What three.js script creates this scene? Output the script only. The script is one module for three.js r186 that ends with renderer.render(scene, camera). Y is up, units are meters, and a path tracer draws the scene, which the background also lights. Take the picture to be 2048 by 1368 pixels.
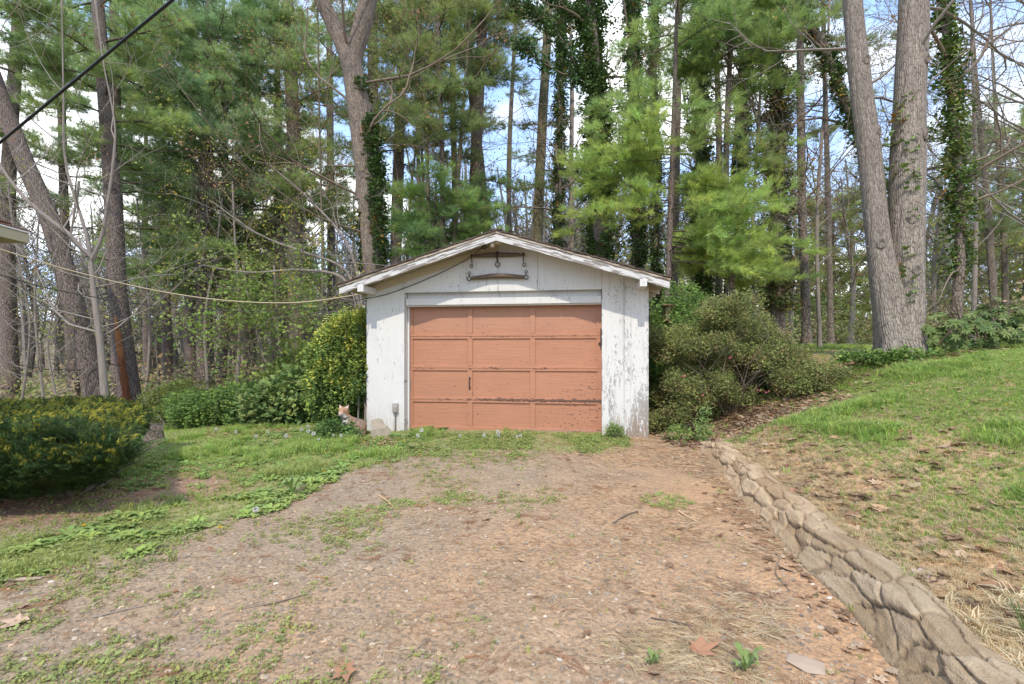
import * as THREE from 'three';
import { RoundedBoxGeometry } from 'three/addons/geometries/RoundedBoxGeometry.js';
import { MarchingCubes } from 'three/addons/objects/MarchingCubes.js';

// ---------------------------------------------------------------- camera, sky, sun, exposure
const F = 1000, EYE = 1.45, HORIZON = 700;                 // focal length and horizon in pixels of the 2048 wide photograph
const scene = new THREE.Scene();
const camera = new THREE.PerspectiveCamera(2 * Math.atan(684 / F) * 180 / Math.PI, 2048 / 1368, 0.05, 900);
camera.position.set(0, EYE, 0);
camera.lookAt(0, EYE, -1);
camera.setViewOffset(1024, 684, 0, -8, 1024, 684);         // a little rising front: verticals stay vertical
const THETA = 8.7 * Math.PI / 180;                         // the garage is turned a little
const SUN_EL = 50 * Math.PI / 180, SUN_AZ = -THETA - 0.03;
const sunDir = new THREE.Vector3(Math.sin(SUN_AZ) * Math.cos(SUN_EL), Math.sin(SUN_EL), Math.cos(SUN_AZ) * Math.cos(SUN_EL));
const sun = new THREE.DirectionalLight(new THREE.Color().setRGB(1, 0.915, 0.78), 2.6);
sun.position.copy(sunDir).multiplyScalar(60);
sun.castShadow = true; sun.shadow.radius = 2.2;
sun.shadow.mapSize.set(4096, 4096);
Object.assign(sun.shadow.camera, { left: -45, right: 45, top: 45, bottom: -45, near: 1, far: 160 });
scene.add(sun); scene.add(sun.target);
const SKY_GAIN = 1.5;
const renderer = new THREE.WebGLRenderer({ antialias: true });
renderer.toneMapping = THREE.LinearToneMapping;
renderer.toneMappingExposure = 1.38;
renderer.shadowMap.enabled = true;

// ---------------------------------------------------------------- numbers, noise
function rng(seed) { let a = seed >>> 0; return () => { a = (a + 0x6d2b79f5) | 0; let t = Math.imul(a ^ (a >>> 15), 1 | a); t = (t + Math.imul(t ^ (t >>> 7), 61 | t)) ^ t; return ((t ^ (t >>> 14)) >>> 0) / 4294967296; }; }
const V = (x, y, z) => new THREE.Vector3(x, y, z);
const clamp = (x, a = 0, b = 1) => Math.min(b, Math.max(a, x));
const lerp = (a, b, t) => a + (b - a) * t;
const ss = (a, b, x) => { const t = clamp((x - a) / (b - a)); return t * t * (3 - 2 * t); };
function h2(ix, iy, s) { let h = Math.imul(ix, 374761393) ^ Math.imul(iy, 668265263) ^ Math.imul(s, 1274126177); h = Math.imul(h ^ (h >>> 13), 1274126177); h ^= h >>> 16; return (h >>> 0) / 4294967296; }
function vn(x, y, s = 0) {
  const ix = Math.floor(x), iy = Math.floor(y); let fx = x - ix, fy = y - iy; fx = fx * fx * (3 - 2 * fx); fy = fy * fy * (3 - 2 * fy);
  const a = h2(ix, iy, s), b = h2(ix + 1, iy, s), c = h2(ix, iy + 1, s), d = h2(ix + 1, iy + 1, s);
  return a + (b - a) * fx + (c - a) * fy + (a - b - c + d) * fx * fy;
}
function fbm(x, y, o = 4, s = 0) { let v = 0, a = 0.5, n = 0; for (let i = 0; i < o; i++) { v += a * vn(x, y, s + i); n += a; a *= 0.5; x = x * 2.03 + 13.7; y = y * 2.03 + 7.1; } return v / n; }
function worley(x, y, s = 0) {                             // distances to the nearest two cell points
  const ix = Math.floor(x), iy = Math.floor(y); let d1 = 9, d2 = 9, id = 0;
  for (let j = -1; j <= 1; j++) for (let i = -1; i <= 1; i++) {
    const cx = ix + i, cy = iy + j, dx = cx + h2(cx, cy, s) - x, dy = cy + h2(cx, cy, s + 7) - y, d = dx * dx + dy * dy;
    if (d < d1) { d2 = d1; d1 = d; id = h2(cx, cy, s + 13); } else if (d < d2) d2 = d;
  }
  return [Math.sqrt(d1), Math.sqrt(d2), id];
}
const pieces = (table) => (x) => { if (x <= table[0][0]) return table[0][1]; for (let i = 1; i < table.length; i++) if (x <= table[i][0]) { const [a, b] = table[i - 1], [c, d] = table[i]; return lerp(b, d, (x - a) / (c - a)); } return table[table.length - 1][1]; };
const at = (px, py, d) => V((px - 1024) / F * d, EYE - (py - HORIZON) / F * d, -d);     // a point seen there, d metres away

// ---------------------------------------------------------------- sky: blue with broken white cloud, the same all round
{
  const W = 1024, H = 512, data = new Float32Array(W * H * 4);
  for (let r = 0; r < H; r++) {
    const el = ((r + 0.5) / H - 0.5) * Math.PI, y = Math.sin(el), c = Math.cos(el);
    for (let k = 0; k < W; k++) {
      const az = ((k + 0.5) / W - 0.5) * 2 * Math.PI, x = Math.cos(az) * c, z = Math.sin(az) * c;
      const up = clamp(y), g = Math.pow(1 - up, 2.6);
      let R = lerp(0.21, 0.60, g), G = lerp(0.38, 0.74, g), B = lerp(0.76, 0.94, g);
      if (y > 0) {
        const q = 1 / (y + 0.16), u = x * q * 1.5 + 3.3, v = z * q * 1.5 + 8.2;
        const n = fbm(u, v, 6, 40) + 0.22 * (fbm(u * 0.45, v * 0.45, 3, 60) - 0.5), m = ss(0.44, 0.61, n), body = ss(0.55, 0.85, n);
        const w = lerp(1.0, 0.86, body);
        R = lerp(R, w * 0.99, m * 0.92); G = lerp(G, w, m * 0.92); B = lerp(B, w * 0.98, m * 0.92);
      } else { R = 0.30; G = 0.30; B = 0.26; }
      const o = (r * W + k) * 4; data[o] = R * SKY_GAIN; data[o + 1] = G * SKY_GAIN; data[o + 2] = B * SKY_GAIN; data[o + 3] = 1;
    }
  }
  const t = new THREE.DataTexture(data, W, H, THREE.RGBAFormat, THREE.FloatType);
  t.mapping = THREE.EquirectangularReflectionMapping; t.magFilter = THREE.LinearFilter; t.minFilter = THREE.LinearFilter; t.needsUpdate = true;
  scene.background = t; scene.environment = t;
}

// ---------------------------------------------------------------- building helpers
const used = new Map();
function numbered(name) { const n = used.get(name) ?? 0; used.set(name, n + 1); return n ? name + '_' + String(n).padStart(3, '0') : name; }
function tag(o, label, category, group) { o.userData.label = label; o.userData.category = category; if (group) o.userData.group = group; return o; }
function thing(name, label, category, p = V(0, 0, 0), turn = 0, group) { const o = new THREE.Group(); o.name = numbered(name); o.position.copy(p); o.rotation.y = turn; scene.add(o); return tag(o, label, category, group); }
function mesh(name, geo, mat, parent, kind) {
  const m = new THREE.Mesh(geo, mat); m.name = parent === scene ? numbered(name) : name; m.castShadow = m.receiveShadow = true; parent.add(m);
  if (kind) m.userData.kind = kind; return m;
}
class GB {                                                  // collects triangles for ONE mesh
  constructor() { this.p = []; this.uv = []; this.c = []; this.i = []; }
  get n() { return this.p.length / 3; }
  v(x, y, z, u = 0, w = 0, c) { this.p.push(x, y, z); this.uv.push(u, w); if (c) this.c.push(c[0], c[1], c[2]); return this.p.length / 3 - 1; }
  tri(a, b, c) { this.i.push(a, b, c); }
  quad(a, b, c, d) { this.i.push(a, b, c, a, c, d); }
  // tube along points with radii; rough(a, s) scales the radius by angle and length
  tube(pts, rad, sides = 8, { rep = 1, vs = 1, rough, col, cap = false } = {}) {
    const n = pts.length; let len = 0; const T = V(0, 0, 0), N = V(0, 0, 0), B = V(0, 0, 0), rings = [];
    for (let k = 0; k < n; k++) {
      T.subVectors(pts[Math.min(k + 1, n - 1)], pts[Math.max(k - 1, 0)]).normalize();
      if (k === 0) { N.set(Math.abs(T.x) < 0.8 ? 1 : 0, 0, Math.abs(T.x) < 0.8 ? 0 : 1); }
      N.addScaledVector(T, -N.dot(T)).normalize(); B.crossVectors(T, N);
      if (k) len += pts[k].distanceTo(pts[k - 1]);
      const ring = [], m = sides > 4 ? sides + 1 : sides;
      for (let j = 0; j < m; j++) {
        const a = j / sides * Math.PI * 2, r = rad[k] * (rough ? rough(j % sides / sides, len) : 1), cx = Math.cos(a) * r, cy = Math.sin(a) * r;
        ring.push(this.v(pts[k].x + N.x * cx + B.x * cy, pts[k].y + N.y * cx + B.y * cy, pts[k].z + N.z * cx + B.z * cy, j / sides * rep, len / vs, col));
      }
      rings.push(ring);
    }
    for (let k = 0; k < n - 1; k++) for (let j = 0; j < sides; j++) {
      const a = rings[k], b = rings[k + 1], j2 = sides > 4 ? j + 1 : (j + 1) % sides;
      this.quad(a[j], a[j2], b[j2], b[j]);
    }
    if (cap) for (const [ring, p, flip] of [[rings[0], pts[0], 1], [rings[n - 1], pts[n - 1], 0]]) { const c = this.v(p.x, p.y, p.z, 0.5, 0.5, col); for (let j = 0; j < sides; j++) { const j2 = sides > 4 ? j + 1 : (j + 1) % sides; flip ? this.tri(c, ring[j2], ring[j]) : this.tri(c, ring[j], ring[j2]); } }
  }
  geo(flat = false) {
    let g = new THREE.BufferGeometry();
    g.setAttribute('position', new THREE.Float32BufferAttribute(this.p, 3));
    g.setAttribute('uv', new THREE.Float32BufferAttribute(this.uv, 2));
    if (this.c.length) g.setAttribute('color', new THREE.Float32BufferAttribute(this.c, 3));
    g.setIndex(this.i);
    if (flat) g = g.toNonIndexed();
    g.computeVertexNormals(); return g;
  }
  build(name, mat, parent, kind, flat) { return mesh(name, this.geo(flat), mat, parent, kind); }
}
const _m = new THREE.Matrix4(), _x = V(0, 0, 0), _y = V(0, 0, 0), _z = V(0, 0, 0);
class Inst {                                                // many copies of one small geometry: foliage, grass, gravel
  constructor(geo, mat) { this.g = geo; this.mat = mat; this.m = []; this.c = []; }
  add(p, dir, upish, s, col) {                              // x axis along dir, y towards upish
    _x.copy(dir).normalize(); _z.crossVectors(_x, upish); if (_z.lengthSq() < 1e-6) _z.set(0, 0, 1); _z.normalize(); _y.crossVectors(_z, _x);
    const sy = s.y ?? s, sx = s.x ?? s, sz = s.z ?? s;
    this.m.push(_x.x * sx, _x.y * sx, _x.z * sx, 0, _y.x * sy, _y.y * sy, _y.z * sy, 0, _z.x * sz, _z.y * sz, _z.z * sz, 0, p.x, p.y, p.z, 1); this.c.push(col[0], col[1], col[2]);
  }
  get count() { return this.c.length / 3; }
  build(name, parent, kind = 'stuff') {
    const o = new THREE.InstancedMesh(this.g, this.mat, this.count); o.instanceMatrix.array.set(this.m); o.instanceMatrix.needsUpdate = true;
    o.instanceColor = new THREE.InstancedBufferAttribute(new Float32Array(this.c), 3);
    o.name = parent === scene ? numbered(name) : name; o.castShadow = o.receiveShadow = true; if (kind) o.userData.kind = kind; parent.add(o); return o;
  }
}
function tex(W, H, n, f, srgb = false, rx = 1, ry = 1) {    // f(x, y, out) fills 0..1 values
  const d = new Uint8Array(W * H * n), o = [0, 0, 0, 1];
  for (let y = 0; y < H; y++) for (let x = 0; x < W; x++) { f(x / W, y / H, o); for (let k = 0; k < n; k++) d[(y * W + x) * n + k] = clamp(k === 3 ? 1 : srgb ? toS(o[k]) : o[k]) * 255 + 0.5; }
  const t = new THREE.DataTexture(d, W, H, n === 1 ? THREE.RedFormat : THREE.RGBAFormat); t.magFilter = THREE.LinearFilter; t.minFilter = THREE.LinearMipmapLinearFilter; t.generateMipmaps = true;
  t.wrapS = t.wrapT = THREE.RepeatWrapping; if (srgb) t.colorSpace = THREE.SRGBColorSpace; t.repeat.set(rx, ry); t.needsUpdate = true; return t;
}
const toS = (c) => { c = clamp(c); return c <= 0.0031308 ? 12.92 * c : 1.055 * Math.pow(c, 1 / 2.4) - 0.055; };
const rgb = (r, g, b) => new THREE.Color().setRGB(r, g, b);
const std = (c, roughness = 0.9, extra = {}) => new THREE.MeshStandardMaterial({ color: rgb(...c), roughness, ...extra });
const leafMat = (transmission = 0.4, roughness = 1, gain = 1.45) => new THREE.MeshPhysicalMaterial({ color: rgb(gain, gain, gain), roughness, transmission, thickness: 0, side: THREE.DoubleSide, specularIntensity: 0.35 });
const dirAE = (az, el) => V(Math.sin(az) * Math.cos(el), Math.sin(el), -Math.cos(az) * Math.cos(el));   // azimuth 0 looks away from the camera
const rdir = (r) => { const z = r() * 2 - 1, a = r() * 6.2832, q = Math.sqrt(1 - z * z); return V(q * Math.cos(a), z, q * Math.sin(a)); };
const UP = V(0, 1, 0);
const tint = (r, c, s = 0.18) => { const k = 1 + (r() - 0.5) * 2 * s, w = (r() - 0.5) * s * 0.7; return [c[0] * k * (1 + w), c[1] * k, c[2] * k * (1 - w)]; };
const mixc = (a, b, t) => [lerp(a[0], b[0], t), lerp(a[1], b[1], t), lerp(a[2], b[2], t)];
// ---------------------------------------------------------------- ground
const wallX = pieces([[-5, 1.3], [1.2, 1.55], [2.17, 1.75], [2.46, 1.83], [2.92, 1.91], [3.5, 1.99], [4.42, 2.13], [5.71, 2.39], [7, 2.62], [7.6, 2.75], [12, 2.5]]);   // foot of the kerb wall
const driveX = pieces([[0, -6.5], [2, -4.6], [3.12, -3.2], [3.5, -2.6], [4.5, -2.1], [5.35, -1.95], [5.95, -1.6], [7, -1.25], [9, -0.9]]);           // left edge of the gravel
const smin = (a, b, k) => { const h = clamp(0.5 + 0.5 * (b - a) / k); return lerp(b, a, h) - k * h * (1 - h); };
function bankUp(x, d) {                                     // how far the bank stands above the drive
  const e = x - wallX(d) - 0.2; if (e < -0.25) return 0;
  const wall = 0.14 * ss(1.2, 2.2, d) * (1 - 0.75 * ss(5.8, 7.2, d)) + 0.14 * (1 - ss(1.2, 2.2, d));
  return wall * ss(-0.10, 0.10, e) + Math.max(0, e) * clamp(0.12 + 0.03 * d, 0.17, 0.37) * ss(0, 0.8, e);
}
function groundBase(x, d) {
  const drive = clamp(0.0245 * (d - 2.17), -0.2, 0.15);
  const left = -0.055 * Math.max(0, -x - 1.6) * ss(3, 9, d), woods = -0.07 * Math.max(0, d - 9.5) * ss(1.5, -3, x + (d - 9) * -0.25);
  let l = drive + Math.max(-0.9, left) + Math.max(-1.1, woods);
  l += 0.05 * Math.max(0, d - 34);
  let r = drive + bankUp(x, d);
  r = smin(r, 1.44 + 0.02 * Math.max(0, d - 10), 0.35);
  const t = d < 8 ? (x > wallX(d) - 0.3 ? 1 : 0) : ss(0.8, 3.2, x - (d - 8) * 0.06);
  let h = lerp(l, r, d < 8 ? t : t);
  if (d > 40) h = lerp(h, h + 0.02 * (d - 40), ss(40, 80, d));
  return h;
}
const ground = (x, d) => groundBase(x, d) + (fbm(x * 2.3, d * 2.3, 3, 3) - 0.5) * 0.05 + (fbm(x * 0.7 + 9, d * 0.7, 2, 5) - 0.5) * 0.08 * ss(6, 12, d);
const onGround = (x, d, up = 0) => V(x, ground(x, d) + up, -d);
function onPixel(px, py, up = 0) { let d = 2; for (let i = 0; i < 400; i++) { d += 0.05; const p = at(px, py, d); if (p.y < ground(p.x, d)) break; } const p = at(px, py, d); p.y = ground(p.x, d) + up; return p; }

// how green the place is (0..1), shared by the colour of the soil and by the grass that grows on it
function lawnAmount(x, d) {
  const n = fbm(x * 0.9 + 3, d * 0.9, 3, 21), fine = fbm(x * 3.1, d * 3.1, 3, 24);
  if (x > wallX(d) + 0.05 && d < 30) {
    const e = x - wallX(d) - 0.25;
    let g = ss(0.15, 1.9, e + (n - 0.5) * 2.6) * ss(0.28, 0.52, fine + 0.16);
    g *= 1 - 0.85 * ss(0.5, 0.25, Math.abs(d - 8.0 - 0.18 * (x - 3)) + (n - 0.5) * 0.6) * (x < 7 ? 1 : 0);
    g = Math.max(g, 0.75 * ss(2.4, 3.6, e) * ss(0.25, 0.5, fine + 0.12));
    g *= lerp(0.6, 1, ss(3.0, 4.6, d + (n - 0.5) * 2));
    return clamp(g) * (1 - 0.6 * ss(7.3, 8.6, d) * (x > 5 ? 1 : 0));
  }
  const e = driveX(d) - x + (n - 0.5) * 0.9;
  let g = ss(-0.25, 0.25, e);
  g *= 1 - 0.85 * ss(0.9, 0.3, Math.hypot((x + 3.3) / 0.95, (d - 5.2) / 0.5)) - 0.9 * ss(1.15, 0.7, Math.hypot((x + 5.0) / 2.0, (d - 4.7) / 1.2));
  g = Math.max(g, ss(6.45, 6.95, d + (n - 0.5) * 1.1) * ss(1.75, 1.2, x + (n - 0.5) * 0.8) * 0.85);
  g *= ss(0.22, 0.5, fine + 0.22);
  return clamp(g) * (d > 10.4 ? 1 - ss(10.4, 11.5, d) : 1);
}
function groundColor(x, d, o) {
  const n1 = fbm(x * 1.1 + 5, d * 1.1, 3, 31), n2 = fbm(x * 6, d * 6, 3, 34), n3 = vn(x * 34, d * 34, 37), n4 = vn(x * 90, d * 90, 38), n5 = vn(x * 190, d * 190, 39);
  const right = ss(-1.6, 1.6, x + (n1 - 0.5) * 2.4 - 0.1 * (d - 3));
  let c = mixc([0.215, 0.157, 0.106], [0.275, 0.166, 0.093], right);                 // grey gravelly dirt to clay
  c = mixc(c, [0.33, 0.188, 0.10], (0.1 + 0.4 * right) * ss(0.5, 0.75, n1 + 0.25 * ss(0.5, 1.6, x - wallX(d) + 1.3) - 0.08));
  c = mixc(c, [0.21, 0.14, 0.088], 0.5 * ss(0.55, 0.75, fbm(x * 2.2 + 8, d * 2.2, 3, 44)));
  const bank = x > wallX(d) + 0.02 ? 1 : 0;
  if (bank) c = mixc(c, [0.38, 0.245, 0.14], 0.75);
  const g = lawnAmount(x, d);
  c = mixc(c, mixc([0.14, 0.165, 0.045], [0.21, 0.205, 0.075], n2), g * 0.75);
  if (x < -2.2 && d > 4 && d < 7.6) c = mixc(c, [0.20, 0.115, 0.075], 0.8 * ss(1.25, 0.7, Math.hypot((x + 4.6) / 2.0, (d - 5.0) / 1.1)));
  c = mixc(c, [0.20, 0.115, 0.06], ss(8.4, 9.2, d + (n1 - 0.5)) * ss(2, 3.4, x) * (1 - ss(12, 14, d)) * 0.7);
  let k = 0.62 + 0.32 * n2 + 0.25 * n3 + 0.24 * n4 + 0.20 * n5;
  if (n5 > 0.86 && n4 > 0.5) k *= 1.35;
  if (n4 < 0.15) k *= 0.75;
  k *= 1.22; o[0] = c[0] * k; o[1] = c[1] * k * 1.02; o[2] = c[2] * k;
}
function forestColor(x, d) {
  const n = fbm(x * 0.8, d * 0.8, 4, 51), g = fbm(x * 0.3, d * 0.3, 3, 55);
  return mixc(mixc([0.17, 0.115, 0.07], [0.25, 0.18, 0.115], n), [0.10, 0.13, 0.04], 0.6 * ss(0.5, 0.7, g));
}
{
  const xs = [], ds = [];
  for (let x = -8.6; x <= 10.2; x += 0.055) xs.push(x);
  for (let s = 0.07, x = xs[xs.length - 1]; x < 420; s *= 1.16) { x += s; xs.push(x); }
  for (let s = 0.07, x = xs[0]; x > -420; s *= 1.16) { x -= s; xs.unshift(x); }
  for (let d = 1.1; d < 4; d += 0.035) ds.push(d);
  for (let d = 4; d <= 13.4; d += 0.06) ds.push(d);
  for (let s = 0.08, d = ds[ds.length - 1]; d < 520; s *= 1.12) { d += s; ds.push(d); }
  for (let s = 0.1, d = ds[0]; d > -90; s *= 1.25) { d -= s; ds.unshift(d); }
  const kinds = {
    gravel_drive: { x0: -5.2, x1: 3.0, d0: 0.9, d1: 9.1, n: 2048 }, left_lawn: { x0: -8.7, x1: 0.5, d0: 1.5, d1: 13.5, n: 1536 }, grass_bank: { x0: 1.4, x1: 10.3, d0: 0.9, d1: 13.5, n: 1536 },
    forest_floor: {}, far_lawn: {},
  };
  for (const k of Object.values(kinds)) { k.b = new GB(); k.map = new Map(); }
  const hs = xs.map((x) => ds.map((d) => ground(x, d)));
  const which = (x, d) => {
    if (x > -8.6 && x < 10.2 && d > 1.1 && d < 13.35) {
      if (x > wallX(d) + 0.07) return 'grass_bank';
      if (d < 9 && x > -5.1 && (x > driveX(d) && d < 8.4 || d < 1.6)) return 'gravel_drive';
      if (x < 0.4) return 'left_lawn';
      if (d < 9 && x < 2.9) return 'gravel_drive';
      return x < 1.5 ? 'forest_floor' : 'grass_bank';
    }
    return x > 3.5 && d > 13 && d < 75 ? 'far_lawn' : 'forest_floor';
  };
  const vert = (name, i, j) => {
    const k = kinds[name], key = i * 4096 + j; if (k.map.has(key)) return k.map.get(key);
    const x = xs[i], d = ds[j]; let id;
    if (k.n) id = k.b.v(x, hs[i][j], -d, (x - k.x0) / (k.x1 - k.x0), (d - k.d0) / (k.d1 - k.d0));
    else id = k.b.v(x, hs[i][j], -d, x / 2.2, d / 2.2, name === 'far_lawn' ? mixc([0.14, 0.19, 0.06], [0.21, 0.2, 0.09], fbm(x * 0.5, d * 0.5, 3, 58)) : forestColor(x, d));
    k.map.set(key, id); return id;
  };
  for (let i = 0; i < xs.length - 1; i++) for (let j = 0; j < ds.length - 1; j++) {
    const name = which((xs[i] + xs[i + 1]) / 2, (ds[j] + ds[j + 1]) / 2), b = kinds[name].b;
    b.quad(vert(name, i, j), vert(name, i + 1, j), vert(name, i + 1, j + 1), vert(name, i, j + 1));
  }
  const speck = tex(512, 512, 4, (u, v, o) => { const k = 0.55 + 0.9 * (0.5 * vn(u * 64, v * 64, 71) + 0.3 * vn(u * 170, v * 170, 72) + 0.2 * vn(u * 400, v * 400, 73)); o[0] = o[1] = o[2] = Math.min(1, k * 0.9); }, true);
  for (const [name, k] of Object.entries(kinds)) {
    let m;
    if (k.n) {
      const W = k.x1 - k.x0, D = k.d1 - k.d0;
      const map = tex(k.n, k.n, 4, (u, v, o) => groundColor(k.x0 + u * W, k.d0 + v * D, o), true);
      const bump = tex(1024, 1024, 1, (u, v, o) => { const x = k.x0 + u * W, d = k.d0 + v * D; o[0] = 0.5 * fbm(x * 9, d * 9, 3, 81) + 0.5 * vn(x * 60, d * 60, 84); });
      map.wrapS = map.wrapT = bump.wrapS = bump.wrapT = THREE.ClampToEdgeWrapping;
      m = new THREE.MeshStandardMaterial({ map, bumpMap: bump, bumpScale: 0.03, roughness: 1 });
    } else m = new THREE.MeshStandardMaterial({ map: speck, vertexColors: true, roughness: 1 });
    k.b.build(name, m, scene, 'structure');
  }
}
// ---------------------------------------------------------------- the garage
const GB0 = 0.1;                                            // height of its base
const garage = thing('garage', 'small white weathered garage with a shallow gable and an orange door', 'garage', V(-0.171, GB0, -7.9), -THETA);
const gWorld = (x, y, z) => garage.localToWorld(V(x, y - GB0, z));
garage.updateMatrixWorld(true);
const paintAt = (x, y, o) => {                              // peeling white paint, x along the front, y height in metres
  const right = ss(1.5, 1.75, x), low = ss(1.0, 0.1, y), mid = ss(1.5, 0.7, y);
  const grain = fbm(x * 70, y * 5, 3, 101), patch = fbm(x * 3.2 + 2, y * 1.7, 3, 104), n = 0.5 * fbm(x * 30, y * 8, 3, 107) + 0.5 * fbm(x * 75, y * 17, 3, 108), fine = vn(x * 170, y * 42, 110);
  const dens = 0.05 + 0.05 * ss(0.4, 0.7, patch) + right * (0.05 + 0.13 * mid * ss(0.25, 0.6, patch) + 0.02 * low * ss(1.8, 2.15, x) + 0.05 * low) + (1 - right) * 0.09 * ss(0.35, 0.05, y) * ss(-1.2, -1.7, x);
  const edge = Math.max(ss(0.012, 0.0, Math.abs(Math.abs(x) - 2.25)), ss(0.02, 0, Math.abs(x - 1.57)) * 0.7) * ss(0.35, 0.55, vn(x * 9, y * 11, 112));
  const chip = ss(0.76 - dens * 1.15, 0.79 - dens * 1.15, n * 0.72 + fine * 0.28 + edge * 0.3);
  let c = [0.655, 0.64, 0.61]; const k = 0.96 + 0.05 * grain - 0.05 * ss(0.5, 0.8, patch);
  c = [c[0] * k, c[1] * k, c[2] * k];
  c = mixc(c, [0.36, 0.25, 0.16], 0.85 * ss(0.40, 0.62, fbm(x * 55, y * 5, 3, 121)) * ss(0.62, 0.1, y + (fbm(x * 5, y * 2, 2, 115) - 0.5) * 0.35) * (0.35 + 0.65 * right));   // splashed mud
  c = mixc(c, mixc([0.30, 0.29, 0.28], [0.22, 0.165, 0.12], low * ss(0.3, 0.6, patch)), chip * 0.82);
  c = mixc(c, [0.36, 0.34, 0.31], 0.35 * ss(0.62, 0.8, fbm(x * 22, y * 1.3, 3, 118)) * (0.3 + 0.7 * right));
  o[0] = c[0]; o[1] = c[1]; o[2] = c[2]; return chip;
};
const wallMap = tex(2048, 1365, 4, (u, v, o) => paintAt(u * 4.8 - 2.4, v * 3.2, o), true);
const wallBump = tex(1024, 682, 1, (u, v, o) => { const x = u * 4.8 - 2.4, y = v * 3.2, q = [0, 0, 0]; o[0] = 0.6 + 0.3 * fbm(x * 70, y * 5, 2, 101) - 0.4 * paintAt(x, y, q); });
const M = {};
M.wall = new THREE.MeshStandardMaterial({ map: wallMap, bumpMap: wallBump, bumpScale: 0.002, roughness: 0.75 });
M.trim = M.wall;
const rakeMap = tex(1024, 128, 4, (u, v, o) => {           // boards that have lost more of their paint
  const x = u * 2.7, y = v * 0.3, n = fbm(x * 7, y * 60, 4, 131), p = fbm(x * 2.2, y * 3, 2, 134), chip = ss(0.59, 0.65, n * 0.8 + p * 0.32);
  let c = [0.60, 0.585, 0.56]; const k = 0.9 + 0.14 * fbm(x * 4, y * 90, 2, 137); c = [c[0] * k, c[1] * k, c[2] * k];
  c = mixc(c, [0.17, 0.145, 0.125], chip * 0.85); o[0] = c[0]; o[1] = c[1]; o[2] = c[2];
}, true);
M.rake = new THREE.MeshStandardMaterial({ map: rakeMap, roughness: 0.8 });
M.mould = new THREE.MeshStandardMaterial({ map: rakeMap, color: rgb(0.78, 0.66, 0.53), roughness: 0.9 });
M.soffit = std([0.50, 0.42, 0.30], 0.85, { map: tex(256, 256, 4, (u, v, o) => { const k = 0.75 + 0.35 * fbm(u * 3, v * 40, 3, 141); o[0] = o[1] = o[2] = k; }, true) });
const doorPaint = (x, y, o) => {
  const g = fbm(x * 5, y * 90, 3, 151), n = fbm(x * 3, y * 3, 3, 154), f = fbm(x * 26, y * 70, 3, 157);
  let c = [0.46, 0.21, 0.12]; const k = 0.86 + 0.16 * g + 0.14 * (n - 0.5); c = [c[0] * k, c[1] * k, c[2] * k];
  c = mixc(c, [0.42, 0.235, 0.16], 0.35 * ss(1.58, 1.75, y));                          // the top row has faded
  const joint = ss(0.05, 0.0, Math.abs(y - 0.52 - 0.012)), j2 = ss(0.035, 0, Math.abs(y - 1.04)), j3 = ss(0.03, 0, Math.abs(y - 1.56));
  const wear = 0.26 * joint * ss(-1.3, 0.2, x) + 0.07 * joint + 0.16 * j2 * ss(0.35, 0.6, vn(x * 3, 1, 160)) + 0.08 * j3 + 0.075 * ss(0.3, 1.3, x) * ss(1.3, 0.3, y) + 0.10 * ss(0.08, 0.02, y) * ss(-0.2, 0.6, x);
  const chip = ss(0.775 - wear * 1.5, 0.80 - wear * 1.5, f * 0.8 + 0.2 * vn(x * 12, y * 40, 161));
  c = mixc(c, [0.10, 0.055, 0.04], 0.85 * chip);
  const drop = ss(0.93, 0.97, vn(x * 42, y * 2.2, 163)) * ss(0.45, 0.8, vn(x * 30, y * 9, 165)) * ss(1.50, 1.62, y);
  c = mixc(c, [0.62, 0.50, 0.42], 0.7 * drop);
  c = mixc(c, [0.30, 0.24, 0.21], 0.6 * ss(0.10, 0.015, y) * ss(0.4, 0.7, n + 0.2 * ss(-0.3, 0.8, x)));
  o[0] = c[0]; o[1] = c[1]; o[2] = c[2];
};
M.door = new THREE.MeshStandardMaterial({ map: tex(2048, 1365, 4, (u, v, o) => doorPaint(u * 3.2 - 1.6, v * 2.133, o), true), roughness: 0.6,
  bumpMap: tex(1024, 682, 1, (u, v, o) => { o[0] = fbm(u * 3.2 * 5, v * 2.133 * 90, 3, 151); }), bumpScale: 0.0025 });
M.iron = std([0.055, 0.042, 0.036], 0.65, { metalness: 0.4 });
M.steel = std([0.30, 0.29, 0.28], 0.45, { metalness: 0.8 });
M.oldWood = std([0.175, 0.125, 0.09], 0.9, { map: tex(256, 64, 4, (u, v, o) => { o[0] = o[1] = o[2] = 0.45 + 0.6 * fbm(u * 4, v * 22, 4, 171); }, true) });
// planar uv from the position: u over [x0, x1], v over [y0, y1]
function planar(g, x0, x1, y0, y1, ax = 'x', ay = 'y') {
  const p = g.attributes.position, uv = new Float32Array(p.count * 2), get = { x: (i) => p.getX(i), y: (i) => p.getY(i), z: (i) => p.getZ(i) };
  for (let i = 0; i < p.count; i++) { uv[i * 2] = (get[ax](i) - x0) / (x1 - x0); uv[i * 2 + 1] = (get[ay](i) - y0) / (y1 - y0); }
  g.setAttribute('uv', new THREE.BufferAttribute(uv, 2)); return g;
}
function boxAt(x0, x1, y0, y1, z0, z1, r = 0.004) { const g = new RoundedBoxGeometry(x1 - x0, y1 - y0, z1 - z0, 1, Math.min(r, (x1 - x0) / 3, (y1 - y0) / 3, (z1 - z0) / 3)); g.translate((x0 + x1) / 2, (y0 + y1) / 2, (z0 + z1) / 2); return g; }
const gy = (y) => y - GB0;                                   // heights above were measured above the origin
const wallUV = (g) => planar(g, -2.4, 2.4, -GB0, 3.2 - GB0);
const SL = 0.304, deck = (x) => 3.165 - SL * Math.abs(x);    // underside of the roof boards
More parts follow.
